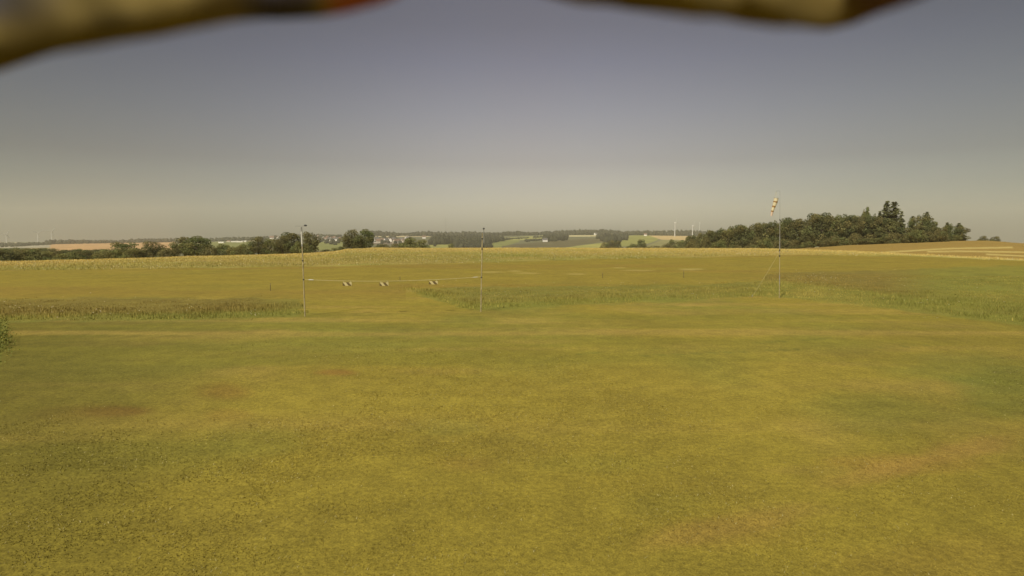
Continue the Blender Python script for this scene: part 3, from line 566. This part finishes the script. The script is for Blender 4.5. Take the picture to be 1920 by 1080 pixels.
# ------------------------------------------------------------------ far forests (stuff)
def ico(n=1):
    import bmesh
    bm = bmesh.new(); bmesh.ops.create_icosphere(bm, subdivisions=n, radius=1); v = np.array([v.co[:] for v in bm.verts]); f = np.array([[q.index for q in t.verts] for t in bm.faces]); bm.free(); return v, f
IV, IF = ico(2)
def forest(name, label, polys, n, r0, r1, hm=(13, 20), rad=(5, 9), base=(.034, .034, .014)):
    A, B, Cq = [], [], []; off = 0; tries = 0; allx = [p[0] for q in polys for p in q]
    xa, xb = min(allx), max(allx)
    while len(A) < n and tries < n*60:
        tries += 1; x = random.uniform(xa, xb); r = math.sqrt(random.uniform(r0*r0, r1*r1)); az = float(azof(x)); z = float(terrain(az, r)); X_, Y_ = math.sin(az)*r, math.cos(az)*r
        h = random.uniform(*hm)*(.55+.9*float(vnoise(X_, Y_, 110, 6))); qx, qy = proj(np.array(X_), np.array(Y_), np.array(z+h*.5))
        if not any(inpoly(np.array([x]), np.array([float(qy)]), p)[0] for p in polys): continue
        rd = random.uniform(*rad); d = IV*(1+.45*(vnoise(IV[:, 0]*2.3+len(A), IV[:, 1]*2.3+IV[:, 2]*2, 1, 4)-.5))[:, None]
        Vv = np.stack([X_+d[:, 0]*rd, Y_+d[:, 1]*rd, z+h*.45+d[:, 2]*h*.6], -1); A.append(Vv); B.append(IF+off); off += len(IV)
        Cq.append(np.repeat(np.array([base])*random.uniform(.7, 1.35), len(IV), 0)*(.85+.3*RNG.random((len(IV), 1))))
    if A: obj(name, mesh_np(name, np.vstack(A), np.vstack(B), M_far, np.vstack(Cq)), kind='stuff', label=label, category='forest')
forest('ridge_forest', 'dark forest band along the skyline ridge across the middle', [[(690, 430), (1300, 430), (1340, 442), (1060, 438), (1030, 438), (940, 440.5), (860, 441), (690, 439.2)]], 1300, 3020, 3300)
forest('slope_forest', 'dark woodland on the far slope behind the right gate pole', [[(812, 446.5), (860, 446.5), (945, 447), (918, 452), (918, 466), (854, 466), (854, 451), (806, 454)]], 900, 1400, 2900)
forest('hillside_wood', 'dark wood on the slope below the white farm roofs', [[(1020, 441), (1065, 441), (1062, 446), (1020, 449)], [(1120, 443), (1176, 441), (1174, 448), (1135, 450)]], 260, 1900, 3000)
forest('hedgerow', 'thin hedges between the green fields on the far slope', [[(918, 449), (990, 445), (990, 446.2), (918, 450.5)], [(975, 451), (1050, 446), (1050, 447.2), (975, 452.5)], [(1000, 443.5), (1060, 443), (1060, 444.4), (1000, 445)], [(806, 453), (858, 451), (858, 452), (806, 454.5)]], 180, 1500, 3100, (5, 9), (3, 6))
for i_ in range(24):
    x = -30+i_*10.6; kd = ['dense_a', 'bush_b', 'round_a', 'dense_b', 'bush_a'][i_ % 5]; yt = np.interp(x, [-30, 0, 60, 94, 100, 215], [461, 463, 463, 463, 467, 467])+random.uniform(-.8, 2)
    tree(kd, 'broadleaf_tree' if kd[0] in 'rd' else 'bushy_tree', f"{'olive' if kd.endswith('_b') else 'dark'} tree in the belt behind the left trees, {ORD[i_]} from the photo's left edge", 'tree', x, yt, random.uniform(26, 34), 330+(i_ % 3)*22, 'trees of the belt behind the left tree line')
forest('left_ridge_wood', 'thin dark woods along the far left ridge', [[(84, 452.5), (330, 449), (470, 446.5), (600, 441), (640, 441), (640, 445), (470, 451), (330, 453), (84, 456)]], 800, 2900, 3250, (8, 13), (5, 8))
forest('village_trees', 'grey green trees between the houses of the village', [[(585, 441), (700, 441), (770, 446), (770, 462), (590, 456)]], 230, 1500, 2800, (5, 9), (4, 7))
forest('pale_strip_wood', 'thin tree line over the pale strip at the far left', [[(-60, 459), (60, 457), (94, 456), (94, 458), (-60, 462.5)]], 160, 2700, 3200, (8, 12), (5, 9))

# ------------------------------------------------------------------ houses
def house_meshes(Lx, Wy, Hh, Rh, wall, roof):
    b = MB(); hx, hy = Lx/2, Wy/2; b.box((-hx, -hy, -3), (hx, hy, Hh)); i0 = len(b.v)
    for x in (-hx, hx):
        k = len(b.v); b.v += [(x, -hy, Hh), (x, hy, Hh), (x, 0, Hh+Rh)]; b.face((k, k+1, k+2))
    wm = b.mesh('wall', wall); o = .5; rb = MB()
    for s in (-1, 1):
        k = len(rb.v); z0 = Hh-o*Rh/hy
        rb.v += [(-hx-o, s*(hy+o), z0+.05), (hx+o, s*(hy+o), z0+.05), (hx+o, 0, Hh+Rh+.05), (-hx-o, 0, Hh+Rh+.05), (-hx-o, s*(hy+o), z0+.3), (hx+o, s*(hy+o), z0+.3), (hx+o, 0, Hh+Rh+.3), (-hx-o, 0, Hh+Rh+.3)]
        for f in ((0, 1, 2, 3), (7, 6, 5, 4), (0, 4, 5, 1), (1, 5, 6, 2), (3, 2, 6, 7), (0, 3, 7, 4)): rb.face([k+q for q in f])
    rb.box((hx*.3, .6, Hh+Rh*.5), (hx*.3+.8, 1.4, Hh+Rh+1.0)); return wm, rb.mesh('roof', roof)
def win_mesh(Lx, Wy, Hh, m):
    b = MB()
    for x in np.arange(-Lx/2+1.6, Lx/2-1, 2.8):
        for z in ((1.0, 2.3), (3.8, 5.1)) if Hh > 5 else ((1.0, 2.3),): b.box((x-.55, -Wy/2-.04, z[0]), (x+.55, -Wy/2+.1, z[1]))
    return b.mesh('window', m)
HM = {}
for nm, a_ in {'white_red': (11, 9, 5.6, 4, M_wall, M_roofr), 'white_grey': (13, 9, 5.6, 4.4, M_wall, M_roofg), 'cream_red': (10, 8, 5.4, 4.2, M_wall2, M_roofr), 'shed': (42, 16, 6.0, 1.6, M_wall, M_grey), 'barn': (24, 12, 5.5, 5, M_wall2, M_roofr)}.items():
    HM[nm] = (*house_meshes(*a_), win_mesh(a_[0], a_[1], a_[2], M_glass))
HP = {}
def house(kind, label, cat, x, y, rmin=1450, rmax=3150, group=None, rz=None, sc=1.0):
    az = float(azof(x)); rs = np.linspace(rmin, rmax, 400); zz = terrain(np.full(400, az), rs); _, yy = proj(np.sin(az)*rs, np.cos(az)*rs, zz+4)
    r = float(rs[np.argmin(np.abs(yy-y))]); loc = (math.sin(az)*r, math.cos(az)*r, float(terrain(az, r))); rz = random.uniform(-1.6, 1.6) if rz is None else rz
    nm = {'shed': 'farm_shed', 'barn': 'barn'}.get(kind, 'house')
    if kind not in HP:
        o = thing(nm, label, cat, loc, rz, (sc,)*3, group); HP[kind] = o
        for n_, m_ in zip(('wall', 'roof'), HM[kind]): obj(n_, m_, o)
        return
    copy_thing(HP[kind], label, loc, rz, (sc,)*3, group)
V1 = [(590, 442), (597, 443), (598, 447), (606, 446), (611, 448), (614, 445), (618, 449), (622, 447), (627, 446), (631, 449), (636, 448), (640, 450)]
for i, (x, y) in enumerate(V1): house(['white_grey', 'white_red', 'cream_red'][i % 3], f"{['white house with grey roof', 'white house with red roof', 'cream house with red roof'][i % 3]}, {ORD[i]} from left in village left of lone tree pair", 'house', x, y+.5, group='village houses left of the lone tree pair', sc=1.15)
V2 = [(702, 452), (706, 449), (709, 453), (716, 451), (724, 451), (729, 449), (733, 450.5), (738, 449.5), (741, 453), (747, 452), (753, 450), (757, 451.5), (761, 446), (766, 447), (792, 440.5), (795, 445)]
for i, (x, y) in enumerate(V2): house(['white_red', 'white_grey', 'cream_red'][i % 3], f"{['white house with red roof', 'white house with grey roof', 'cream house with red roof'][i % 3]}, {ORD[i]} from left in village right of lone tree pair", 'house', x, y+.5, group='village houses right of the lone tree pair', sc=1.25)
V3 = [(1060, 439.5), (1113, 436.5), (1117, 438), (1144, 437), (1150, 436.7), (1155, 436.8), (1161, 436.8), (1165, 437), (1201, 438), (1210, 439.5), (1022, 450)]
for i, (x, y) in enumerate(V3): house(['white_grey', 'white_red'][i % 2], f"{['white house with grey roof', 'white house with red roof'][i % 2]}, {ORD[i]} from left of scattered houses below the skyline" if x != 1022 else 'lone white farmhouse on the dark sloping field in the middle', 'house', x, y+1.2, 1800, 3180, group='scattered houses below the skyline', sc=1.2)
for i, (x, y) in enumerate([(416, 452.5), (429, 450.8), (440, 451), (450, 451.2), (459, 450.5)]): house('shed' if i != 1 else 'barn', ['low long white shed, leftmost of the white farm sheds', 'cream barn among the long white farm sheds', 'long white shed in the middle of the farm sheds', 'long white shed, second from the right of the farm sheds', 'long white shed, rightmost of the farm sheds'][i], 'shed', x, y+1, 1500, 3100, 'long white farm buildings', rz=random.uniform(-.6, .6), sc=.6)
for i, (x, y) in enumerate([(510, 441.5), (522, 441), (556, 436.8), (562, 435.8)]): house('white_red' if i < 2 else 'white_grey', ['white house on the ridge above the trees left of the gate pole, leftmost', 'white house on the ridge above the trees left of the gate pole, second', 'white building behind the tree top left of the gate pole', 'white building touching the left gate pole on the skyline'][i], 'house', x, y+6, 2400, 3180, sc=1.6)

# ------------------------------------------------------------------ wind turbines and radio mast
def turbine(label, x, yhub, r, blade, rot, faint=False, yaw=.3, ch=1.0):
    az = float(azof(x)); z0 = float(terrain(az, r))-2; hub = float(zat(x, yhub, r)); H_ = hub-z0
    k = 'turbine'; o = thing('wind_turbine', label, 'wind turbine', (math.sin(az)*r, math.cos(az)*r, z0), -az+yaw, None, 'wind turbines on the skyline')
    b = MB(); b.tube([(0, 0, 0), (0, 0, H_*.5), (0, 0, H_)], [2.2, 1.5, .9], 12); obj('tower', b.mesh('tower', M_white), o)
    b = MB(); b.tube([(0, 4, H_+1), (0, 2, H_+1), (0, -3, H_+1), (0, -5, H_+1)], [1.2, 2.1, 2.0, 1.2], 8); obj('nacelle', b.mesh('nacelle', M_white), o)
    b = MB(); b.tube([(0, -5, H_+1), (0, -6.5, H_+1), (0, -7.5, H_+1)], [1.6, 1.5, .3], 8); obj('hub', b.mesh('hub', M_white), o)
    for j in range(3):
        t_ = rot+j*2*math.pi/3; b = MB(); q = []
        for s_ in (0, .15, .3, .6, .85, 1.0):
            c = [1.1, 2.6, 2.3, 1.5, .9, .2][[0, .15, .3, .6, .85, 1.0].index(s_)]*ch; p = mathutils.Vector((math.sin(t_), 0, math.cos(t_)))*blade*s_; n_ = mathutils.Vector((math.cos(t_), 0, -math.sin(t_)))
            base = len(b.v); cc = mathutils.Vector((0, -6, H_+1))+p
            for dx_, dy_ in ((-.3*c, 0), (.1*c, .18*c+.1), (.7*c, 0), (.1*c, -.12*c-.1)): b.v.append(tuple(cc+n_*dx_+mathutils.Vector((0, dy_, 0))))
            q.append(base)
        for u_, v_ in zip(q[:-1], q[1:]):
            for k_ in range(4): b.face((u_+k_, u_+(k_+1) % 4, v_+(k_+1) % 4, v_+k_))
        b.face([q[0]+3, q[0]+2, q[0]+1, q[0]]); b.face([q[-1]+i_ for i_ in range(4)]); obj('blade', b.mesh('blade', M_white), o)
turbine('wind turbine nearest the left edge of the photograph', 12, 440, 3600, 24, .5, ch=1.9)
turbine('middle one of the three wind turbines at the far left', 71, 437.5, 3600, 26, .9, ch=1.9)
turbine('right one of the three wind turbines at the far left', 97, 434.5, 3700, 30, .7, ch=1.9)
turbine('wind turbine with a bright white tower left of the wood', 1265, 418, 2900, 30, 0.05, yaw=1.45)
turbine('wind turbine half hidden behind the left end of the wood', 1298, 424, 2950, 26, .3, yaw=1.5)
turbine('faint wind turbine just above the left end of the wood', 1311, 418, 5200, 36, .1, yaw=1.4)
az = float(azof(836)); z0 = float(terrain(az, 3400)); hm_ = float(zat(836, 409, 3400))-z0
o = thing('radio_mast', 'thin lattice radio mast above the forest ridge left of the right gate pole', 'radio mast', (math.sin(az)*3400, math.cos(az)*3400, z0))
b = MB()
for k in range(3):
    t_ = k*2.094; b.tube([(math.cos(t_)*1.6, math.sin(t_)*1.6, 0), (math.cos(t_)*.35, math.sin(t_)*.35, hm_)], .25, 4)
for j in range(24):
    for k in range(3):
        s0 = 1.6-1.25*j/24; s1 = 1.6-1.25*(j+1)/24; t0 = k*2.094; t1 = (k+1)*2.094
        b.tube([(math.cos(t0)*s0, math.sin(t0)*s0, hm_*j/24), (math.cos(t1)*s1, math.sin(t1)*s1, hm_*(j+1)/24)], .15, 4)
obj('lattice', b.mesh('lattice', M_steel), o); b = MB(); b.tube([(0, 0, hm_), (0, 0, hm_+8)], [.3, .1], 6); obj('antenna', b.mesh('antenna', M_steel), o)

# ------------------------------------------------------------------ gate poles, cord and striped boards
def V3_(a): return mathutils.Vector([float(q) for q in a])
B1 = V3_(gp(572, 593)); r1 = math.hypot(B1.x, B1.y); T1 = V3_(at(565, 424, r1))
B2 = V3_(gp(901.5, 585)); r2 = math.hypot(B2.x, B2.y); T2 = V3_(at(904.5, 437, r2))
o = thing('gate_pole', 'left gate pole with pale upper tube, thin cross wire and dark knob on top', 'pole', B1, group='gate poles in the mown gap')
D = T1-B1; b = MB(); b.tube([(0, 0, -.3), D*.33, D*.79], [.024, .022, .021], 10); obj('pole', b.mesh('pole', M_wood), o)
b = MB(); b.tube([D*.775, D*.99], [.027, .025], 10); obj('upper_tube', b.mesh('upper_tube', M_steel), o)
b = MB(); b.tube([D*.80, D*.94], .031, 10); obj('tape_wrap', b.mesh('tape_wrap', M_grey), o)
b = MB(); b.tube([D+mathutils.Vector((-.24, 0, .0)), D, D+mathutils.Vector((.17, 0, .02))], .006, 6); obj('cross_wire', b.mesh('cross_wire', M_steel), o)
b = MB(); b.tube([D+mathutils.Vector((.10, 0, .02)), D+mathutils.Vector((.13, 0, .024)), D+mathutils.Vector((.19, 0, .024)), D+mathutils.Vector((.21, 0, .02))], [.015, .035, .032, .012], 8); obj('knob', b.mesh('knob', M_dark), o)
for f in (.41, .62): b = MB(); b.tube([D*(f-.006), D*(f+.006)], .032, 10); obj('collar', b.mesh('collar', M_dark), o)
o = thing('gate_pole', 'right gate pole with a thin capped rod strapped beside its top', 'pole', B2, group='gate poles in the mown gap')
D = T2-B2; b = MB(); b.tube([(0, 0, -.3), D*.4, D], [.024, .022, .020], 10); obj('pole', b.mesh('pole', M_wood), o)
top = V3_(at(907, 430, r2))-B2; lo = V3_(at(905.8, 456, r2))-B2+mathutils.Vector((.035, 0, 0))
b = MB(); b.tube([lo, top], .014, 8); obj('rod', b.mesh('rod', M_steel), o)
b = MB(); b.tube([top, top+mathutils.Vector((0, 0, .055))], .035, 8); obj('cap', b.mesh('cap', M_dark), o)
for f in (.80, .93, .44): b = MB(); b.tube([D*(f-.006), D*(f+.006)], .036, 10); obj('strap', b.mesh('strap', M_dark), o)
# cord
def along(s): x = 572+(901-572)*s; return x
dep = lambda s: B1+(B2-B1)*s
ys = lambda s: 524.2+(519-524.2)*s+ 4*s*(1-s)*5.2
cp = []
for i in range(25):
    s = i/24; x = 572+(901-572)*s; r = (dep(s).xy).length; cp.append(V3_(at(x, ys(s), r)))
mid = cp[12].copy(); o = thing('boundary_cord', 'pale sagging cord stretched between the two gate poles', 'cord', mid)
b = MB(); b.tube([p-mid for p in cp], .0042, 6); obj('cord', b.mesh('cord', M_cord), o)
for s0, s1, r_ in ((.020, .048, .022), (.955, .985, .012)):
    n0 = cp[0].lerp(cp[-1], 0); i0 = s0*24; f_ = lambda s: cp[int(s*24)].lerp(cp[min(24, int(s*24)+1)], s*24-int(s*24))-mid
    b = MB(); b.tube([f_(s0), f_((s0+s1)/2), f_(s1)], [r_*.8, r_, r_*.8], 10); obj('grip', b.mesh('grip', M_grey), o)
M_bk = plain('board_dark', (.12, .085, .03), .6); M_yl = plain('board_cream', (.46, .39, .18), .6, var=.1)
for i, (x, lb) in enumerate([(651, 'left one of the three striped boards hanging from the gate cord'), (720, 'middle one of the three striped boards hanging from the gate cord'), (812.5, 'right one of the three striped boards hanging from the gate cord')]):
    s = (x-572)/(901-572); top_ = cp[int(s*24)].lerp(cp[int(s*24)+1], s*24-int(s*24)); o = thing('striped_board', lb, 'board', top_, 0, None, 'striped boards on the gate cord')
    b = MB(); w2, h2, z0 = .175, .065, -.055-.13; nb = 4; sl_ = .11
    edges = [(-w2-sl_)+(2*w2+sl_)*k/nb for k in range(nb+1)]; 
    for k in range(nb):
        # slanted stripe clipped to the board rectangle
        a0, a1 = edges[k], edges[k+1]; poly = [(a0+sl_, z0), (a1+sl_, z0), (a1, z0+.13), (a0, z0+.13)]
        poly = [(min(w2, max(-w2, p[0])), p[1]) for p in poly]
        if abs(poly[0][0]-poly[1][0]) < 1e-4 and abs(poly[2][0]-poly[3][0]) < 1e-4: continue
        n0 = len(b.v); b.v += [(p[0], -.012, p[1]) for p in poly]+[(p[0], .012, p[1]) for p in poly]; m_ = 1 if k % 2 == 0 else 0
        m_ = 1-(k % 2 == 0) if False else (0 if k % 2 == 0 else 1)
        for f in ((0, 1, 2, 3), (7, 6, 5, 4), (0, 4, 5, 1), (2, 6, 7, 3), (1, 5, 6, 2), (3, 7, 4, 0)): b.face([n0+q for q in f], m_)
    obj('panel', b.mesh('panel', [M_bk, M_yl]), o)
    for sx_ in (-.13, .13): b = MB(); b.tube([(sx_, 0, -.06), (sx_, 0, .01)], .005, 5); obj('hanger', b.mesh('hanger', M_cord), o)

# ------------------------------------------------------------------ windsock
BM = V3_(gp(1461.5, 559)); rm = math.hypot(BM.x, BM.y); TM = V3_(at(1462.5, 360, rm)); D = TM-BM
o = thing('windsock_mast', 'tall thin jointed mast carrying the windsock in front of the wood', 'mast', BM)
b = MB(); b.tube([(0, 0, -.3), D*.44], [.017, .016], 10); obj('lower_tube', b.mesh('lower_tube', M_wood), o)
b = MB(); b.tube([D*.43, D*.74], [.020, .016], 10); obj('middle_tube', b.mesh('middle_tube', M_steel), o)
b = MB(); b.tube([D*.74, D], [.006, .005], 8); obj('top_rod', b.mesh('top_rod', M_steel), o)
for f in (.40, .455, .74): b = MB(); b.tube([D*(f-.008), D*(f+.008)], 0.028 if f < .7 else .02, 10); obj('joint', b.mesh('joint', M_dark), o)
b = MB(); b.tube([D*.13, D*.22], .021, 10); obj('sleeve', b.mesh('sleeve', M_steel), o)
ARM = V3_(at(1455, 359.5, rm))-BM
b = MB(); b.tube([D, D+mathutils.Vector((-.03, 0, .05)), D.lerp(ARM, .6)+mathutils.Vector((0, 0, .05)), ARM], .007, 6); obj('arm', b.mesh('arm', M_steel), o)
M_sy = plain('sock_cream', (.62, .54, .33), .7, var=.06); M_so = plain('sock_band', (.27, .15, .045), .7); M_sp = plain('sock_pink', (.62, .47, .34), .7, var=.05)
S0 = V3_(at(1455.5, 371.5, rm)); S1 = V3_(at(1446, 405, rm)); o = thing('windsock', 'limp cream windsock with dark bands drooping from the mast arm', 'windsock', S0)
ax = S1-S0; b = MB(); ts = [0, .17, .25, .43, .52, .70, .775, 1.0]; rad = [.105, .102, .10, .082, .078, .064, .060, .042]; ms_ = [0, 1, 0, 1, 0, 1, 2]
b2 = MB(); b2.tube([ax*t_+mathutils.Vector((.01*math.sin(t_*7), 0, 0)) for t_ in ts], rad, 16, ms_, caps=False); me = b2.mesh('sock', [M_sy, M_so, M_sp])
so_ = obj('sock', me, o); md = so_.modifiers.new('thickness', 'SOLIDIFY'); md.thickness = .004
b = MB(); d_ = ax.normalized(); u_ = d_.cross(mathutils.Vector((0, 1, 0))).normalized(); v_ = d_.cross(u_)
b.tube([(u_*math.cos(t_)+v_*math.sin(t_))*.108 for t_ in np.linspace(0, 2*math.pi, 20)], .006, 6); obj('hoop', b.mesh('hoop', M_steel), o)
b = MB()
for t_ in (0, 2.1, 4.2): b.tube([(u_*math.cos(t_)+v_*math.sin(t_))*.108, BM+ARM-S0], .004, 5)
obj('bridle', b.mesh('bridle', M_cord), o)
GA = V3_(gp(1410, 557)); GT = BM+(TM-BM)*.44
o = thing('guy_rope', 'taut pale guy rope slanting from the windsock mast down to the left', 'rope', GA)
b = MB(); b.tube([(0, 0, 0), (GT-GA)*.5+mathutils.Vector((0, 0, -.03)), GT-GA], .006, 6); obj('rope', b.mesh('rope', M_rope), o)
b = MB(); b.tube([(-.03, 0, -.15), (.02, 0, .12)], .012, 6); obj('peg', b.mesh('peg', M_steel), o)
for (x, yt, yb, lb) in [(1282, 506, 521, 'thin dark stake left of the windsock guy rope at the runway edge'), (1130, 511, 521, 'thin dark stake midway between right gate pole and windsock'), (507, 531, 545, 'thin dark stake in the meadow left of the left gate pole'), (750, 518, 526, 'thin dark stake beyond the gate cord')]:
    Bp = V3_(gp(x, yb)); r = math.hypot(Bp.x, Bp.y); Tp = V3_(at(x, yt, r)); o = thing('marker_stake', lb, 'stake', Bp, group='marker stakes along the runway')
    b = MB(); b.tube([(0, 0, -.1), (Tp-Bp)*.95, Tp-Bp], [.016, .015, .006], 6); obj('post', b.mesh('post', M_bark), o); b = MB(); b.tube([(Tp-Bp)*.82, (Tp-Bp)*.9], .020, 6); obj('band', b.mesh('band', M_wood), o)
# weed at the left edge
Bp = gp(0, 640); o = thing('weed_clump', 'low straggling green weeds with yellow flowers at the left edge of the lawn', 'plant', [float(q) for q in Bp]); n = 2600
sp = np.stack([RNG.normal(size=n)*.22-.12, RNG.normal(size=n)*1.5+.6, RNG.random(n)**1.3*.34], -1); sp[:, 0] -= sp[:, 1]*.84; sp[:, 2] *= .4+.9*vnoise(sp[:, 0], sp[:, 1], .35, 8)
Vv, Fq, cc = leafquads(sp, rdir(n), .024*(.6+.9*RNG.random(n)), np.array([.22, .23, .05])*(.6+.8*RNG.random((n, 1)))); obj('leaves', mesh_np('leaves', Vv, Fq, M_leaf, cc), o)
k = RNG.random(n) > .97; fp = sp[k]+[0, 0, .05]; Vv, Fq, cc = leafquads(fp, rdir(len(fp)), .018*(.6+.9*RNG.random(len(fp))), np.array([.62, .50, .10])*np.ones((len(fp), 1))); obj('flowers', mesh_np('flowers', Vv, Fq, M_petal, cc), o)
# ------------------------------------------------------------------ withered leaves right over the lens
def leaf_over(label, xs, ye, colf, dist, name='withered_leaf'):
    nx, ny = 90, 22; V_, Cv = [], []
    X0, X1 = xs[0], xs[-1]; root = V3_(at((X0+X1)/2, -200, dist))
    for i in range(nx):
        x = X0+(X1-X0)*i/(nx-1); yb = float(np.interp(x, xs, ye)); yt = yb-330-40*math.sin(i*.12)
        for j in range(ny):
            v = j/(ny-1); y = yb+(yt-yb)*v
            dd = dist*(1+.10*math.sin(i*.11+v*2)+.05*math.sin(i*.31+v*5)+.35*(v**1.5)+(.10*(1-v)**6))
            a, b_, c_ = ray(x, y); p = mathutils.Vector((a*dd, b_*dd, CAMH+c_*dd)); V_.append(tuple(p-root)); Cv.append(colf(x, y, v))
    Fq = [(i*ny+j, (i+1)*ny+j, (i+1)*ny+j+1, i*ny+j+1) for i in range(nx-1) for j in range(ny-1)]
    o = thing(name, label, 'leaf', root, group='withered leaves hanging over the camera')
    me = mesh_np('blade', np.array(V_), np.array(Fq), M_dry, np.array(Cv), smooth=True); bo = obj('leaf_blade', me, o); md = bo.modifiers.new('thickness', 'SOLIDIFY'); md.thickness = .0006; md.offset = 1
    b = MB(); idx = lambda i, v: mathutils.Vector(V_[i*ny+v]); b.tube([idx(i, 14)+mathutils.Vector((0, .001, 0)) for i in range(2, nx-2, 6)], .0008, 6); obj('midrib', b.mesh('midrib', M_bark), o)
M_dry = colmat('withered_leaf', rough=.95, transl=.45, var=.15, scale=30); M_dry.node_tree.nodes['Principled BSDF'].inputs['Specular IOR Level'].default_value = 0
def cl(x, y, v):
    yel = np.array([.30, .225, .075]); c = yel
    m = lambda a, b, q: min(1, max(0, (q-a)/(b-a)))
    c = yel*(.75+.4*m(100, 400, x)); c = c+(np.array([.14, .115, .12])-c)*(m(430, 500, x)*(1-m(575, 615, x))); c = c+(np.array([.50, .17, .09])-c)*m(600, 640, x)
    c = c+(np.array([.12, .11, .11])-c)*(m(140, 0, x)*m(60, 10, y)); c = c*(.85 if y < 40 else 1)
    return c
def cr2(x, y, v):
    yel = np.array([.27, .20, .065]); m = lambda a, b, q: min(1, max(0, (q-a)/(b-a)))
    return yel+(np.array([.19, .11, .11])-yel)*m(1575, 1640, x)
leaf_over('blurred yellow brown withered leaf hanging over the top left corner', [-260, 0, 100, 200, 300, 370, 430, 500, 600, 650, 720, 800], [200, 130, 98, 80, 65, 50, 41, 35, 30, 21, 3, -38], cl, .15)
leaf_over('blurred brown withered leaf dipping from the top edge right of centre', [960, 1080, 1200, 1300, 1400, 1500, 1550, 1600, 1650, 1720, 1800], [-28, 4, 17, 29, 41, 52, 57, 42, 21, -2, -40], cr2, .15)

# ------------------------------------------------------------------ haze
HB = 6900; b = MB(); b.box((-HB, -HB, -260), (HB, HB, 330)); m = bpy.data.materials.new('haze'); m.use_nodes = True; t = m.node_tree; t.nodes.clear()
o_ = N(t, 'ShaderNodeOutputMaterial'); pv = N(t, 'ShaderNodeVolumePrincipled'); pv.inputs['Color'].default_value = (.985, .93, .73, 1); pv.inputs['Density'].default_value = 1.05e-4; pv.inputs['Anisotropy'].default_value = .0
t.links.new(pv.outputs[0], o_.inputs['Volume']); obj('haze', b.mesh('haze', m), kind='stuff', label='thin pale summer haze over the whole landscape', category='haze')
print('objects', len(bpy.data.objects))
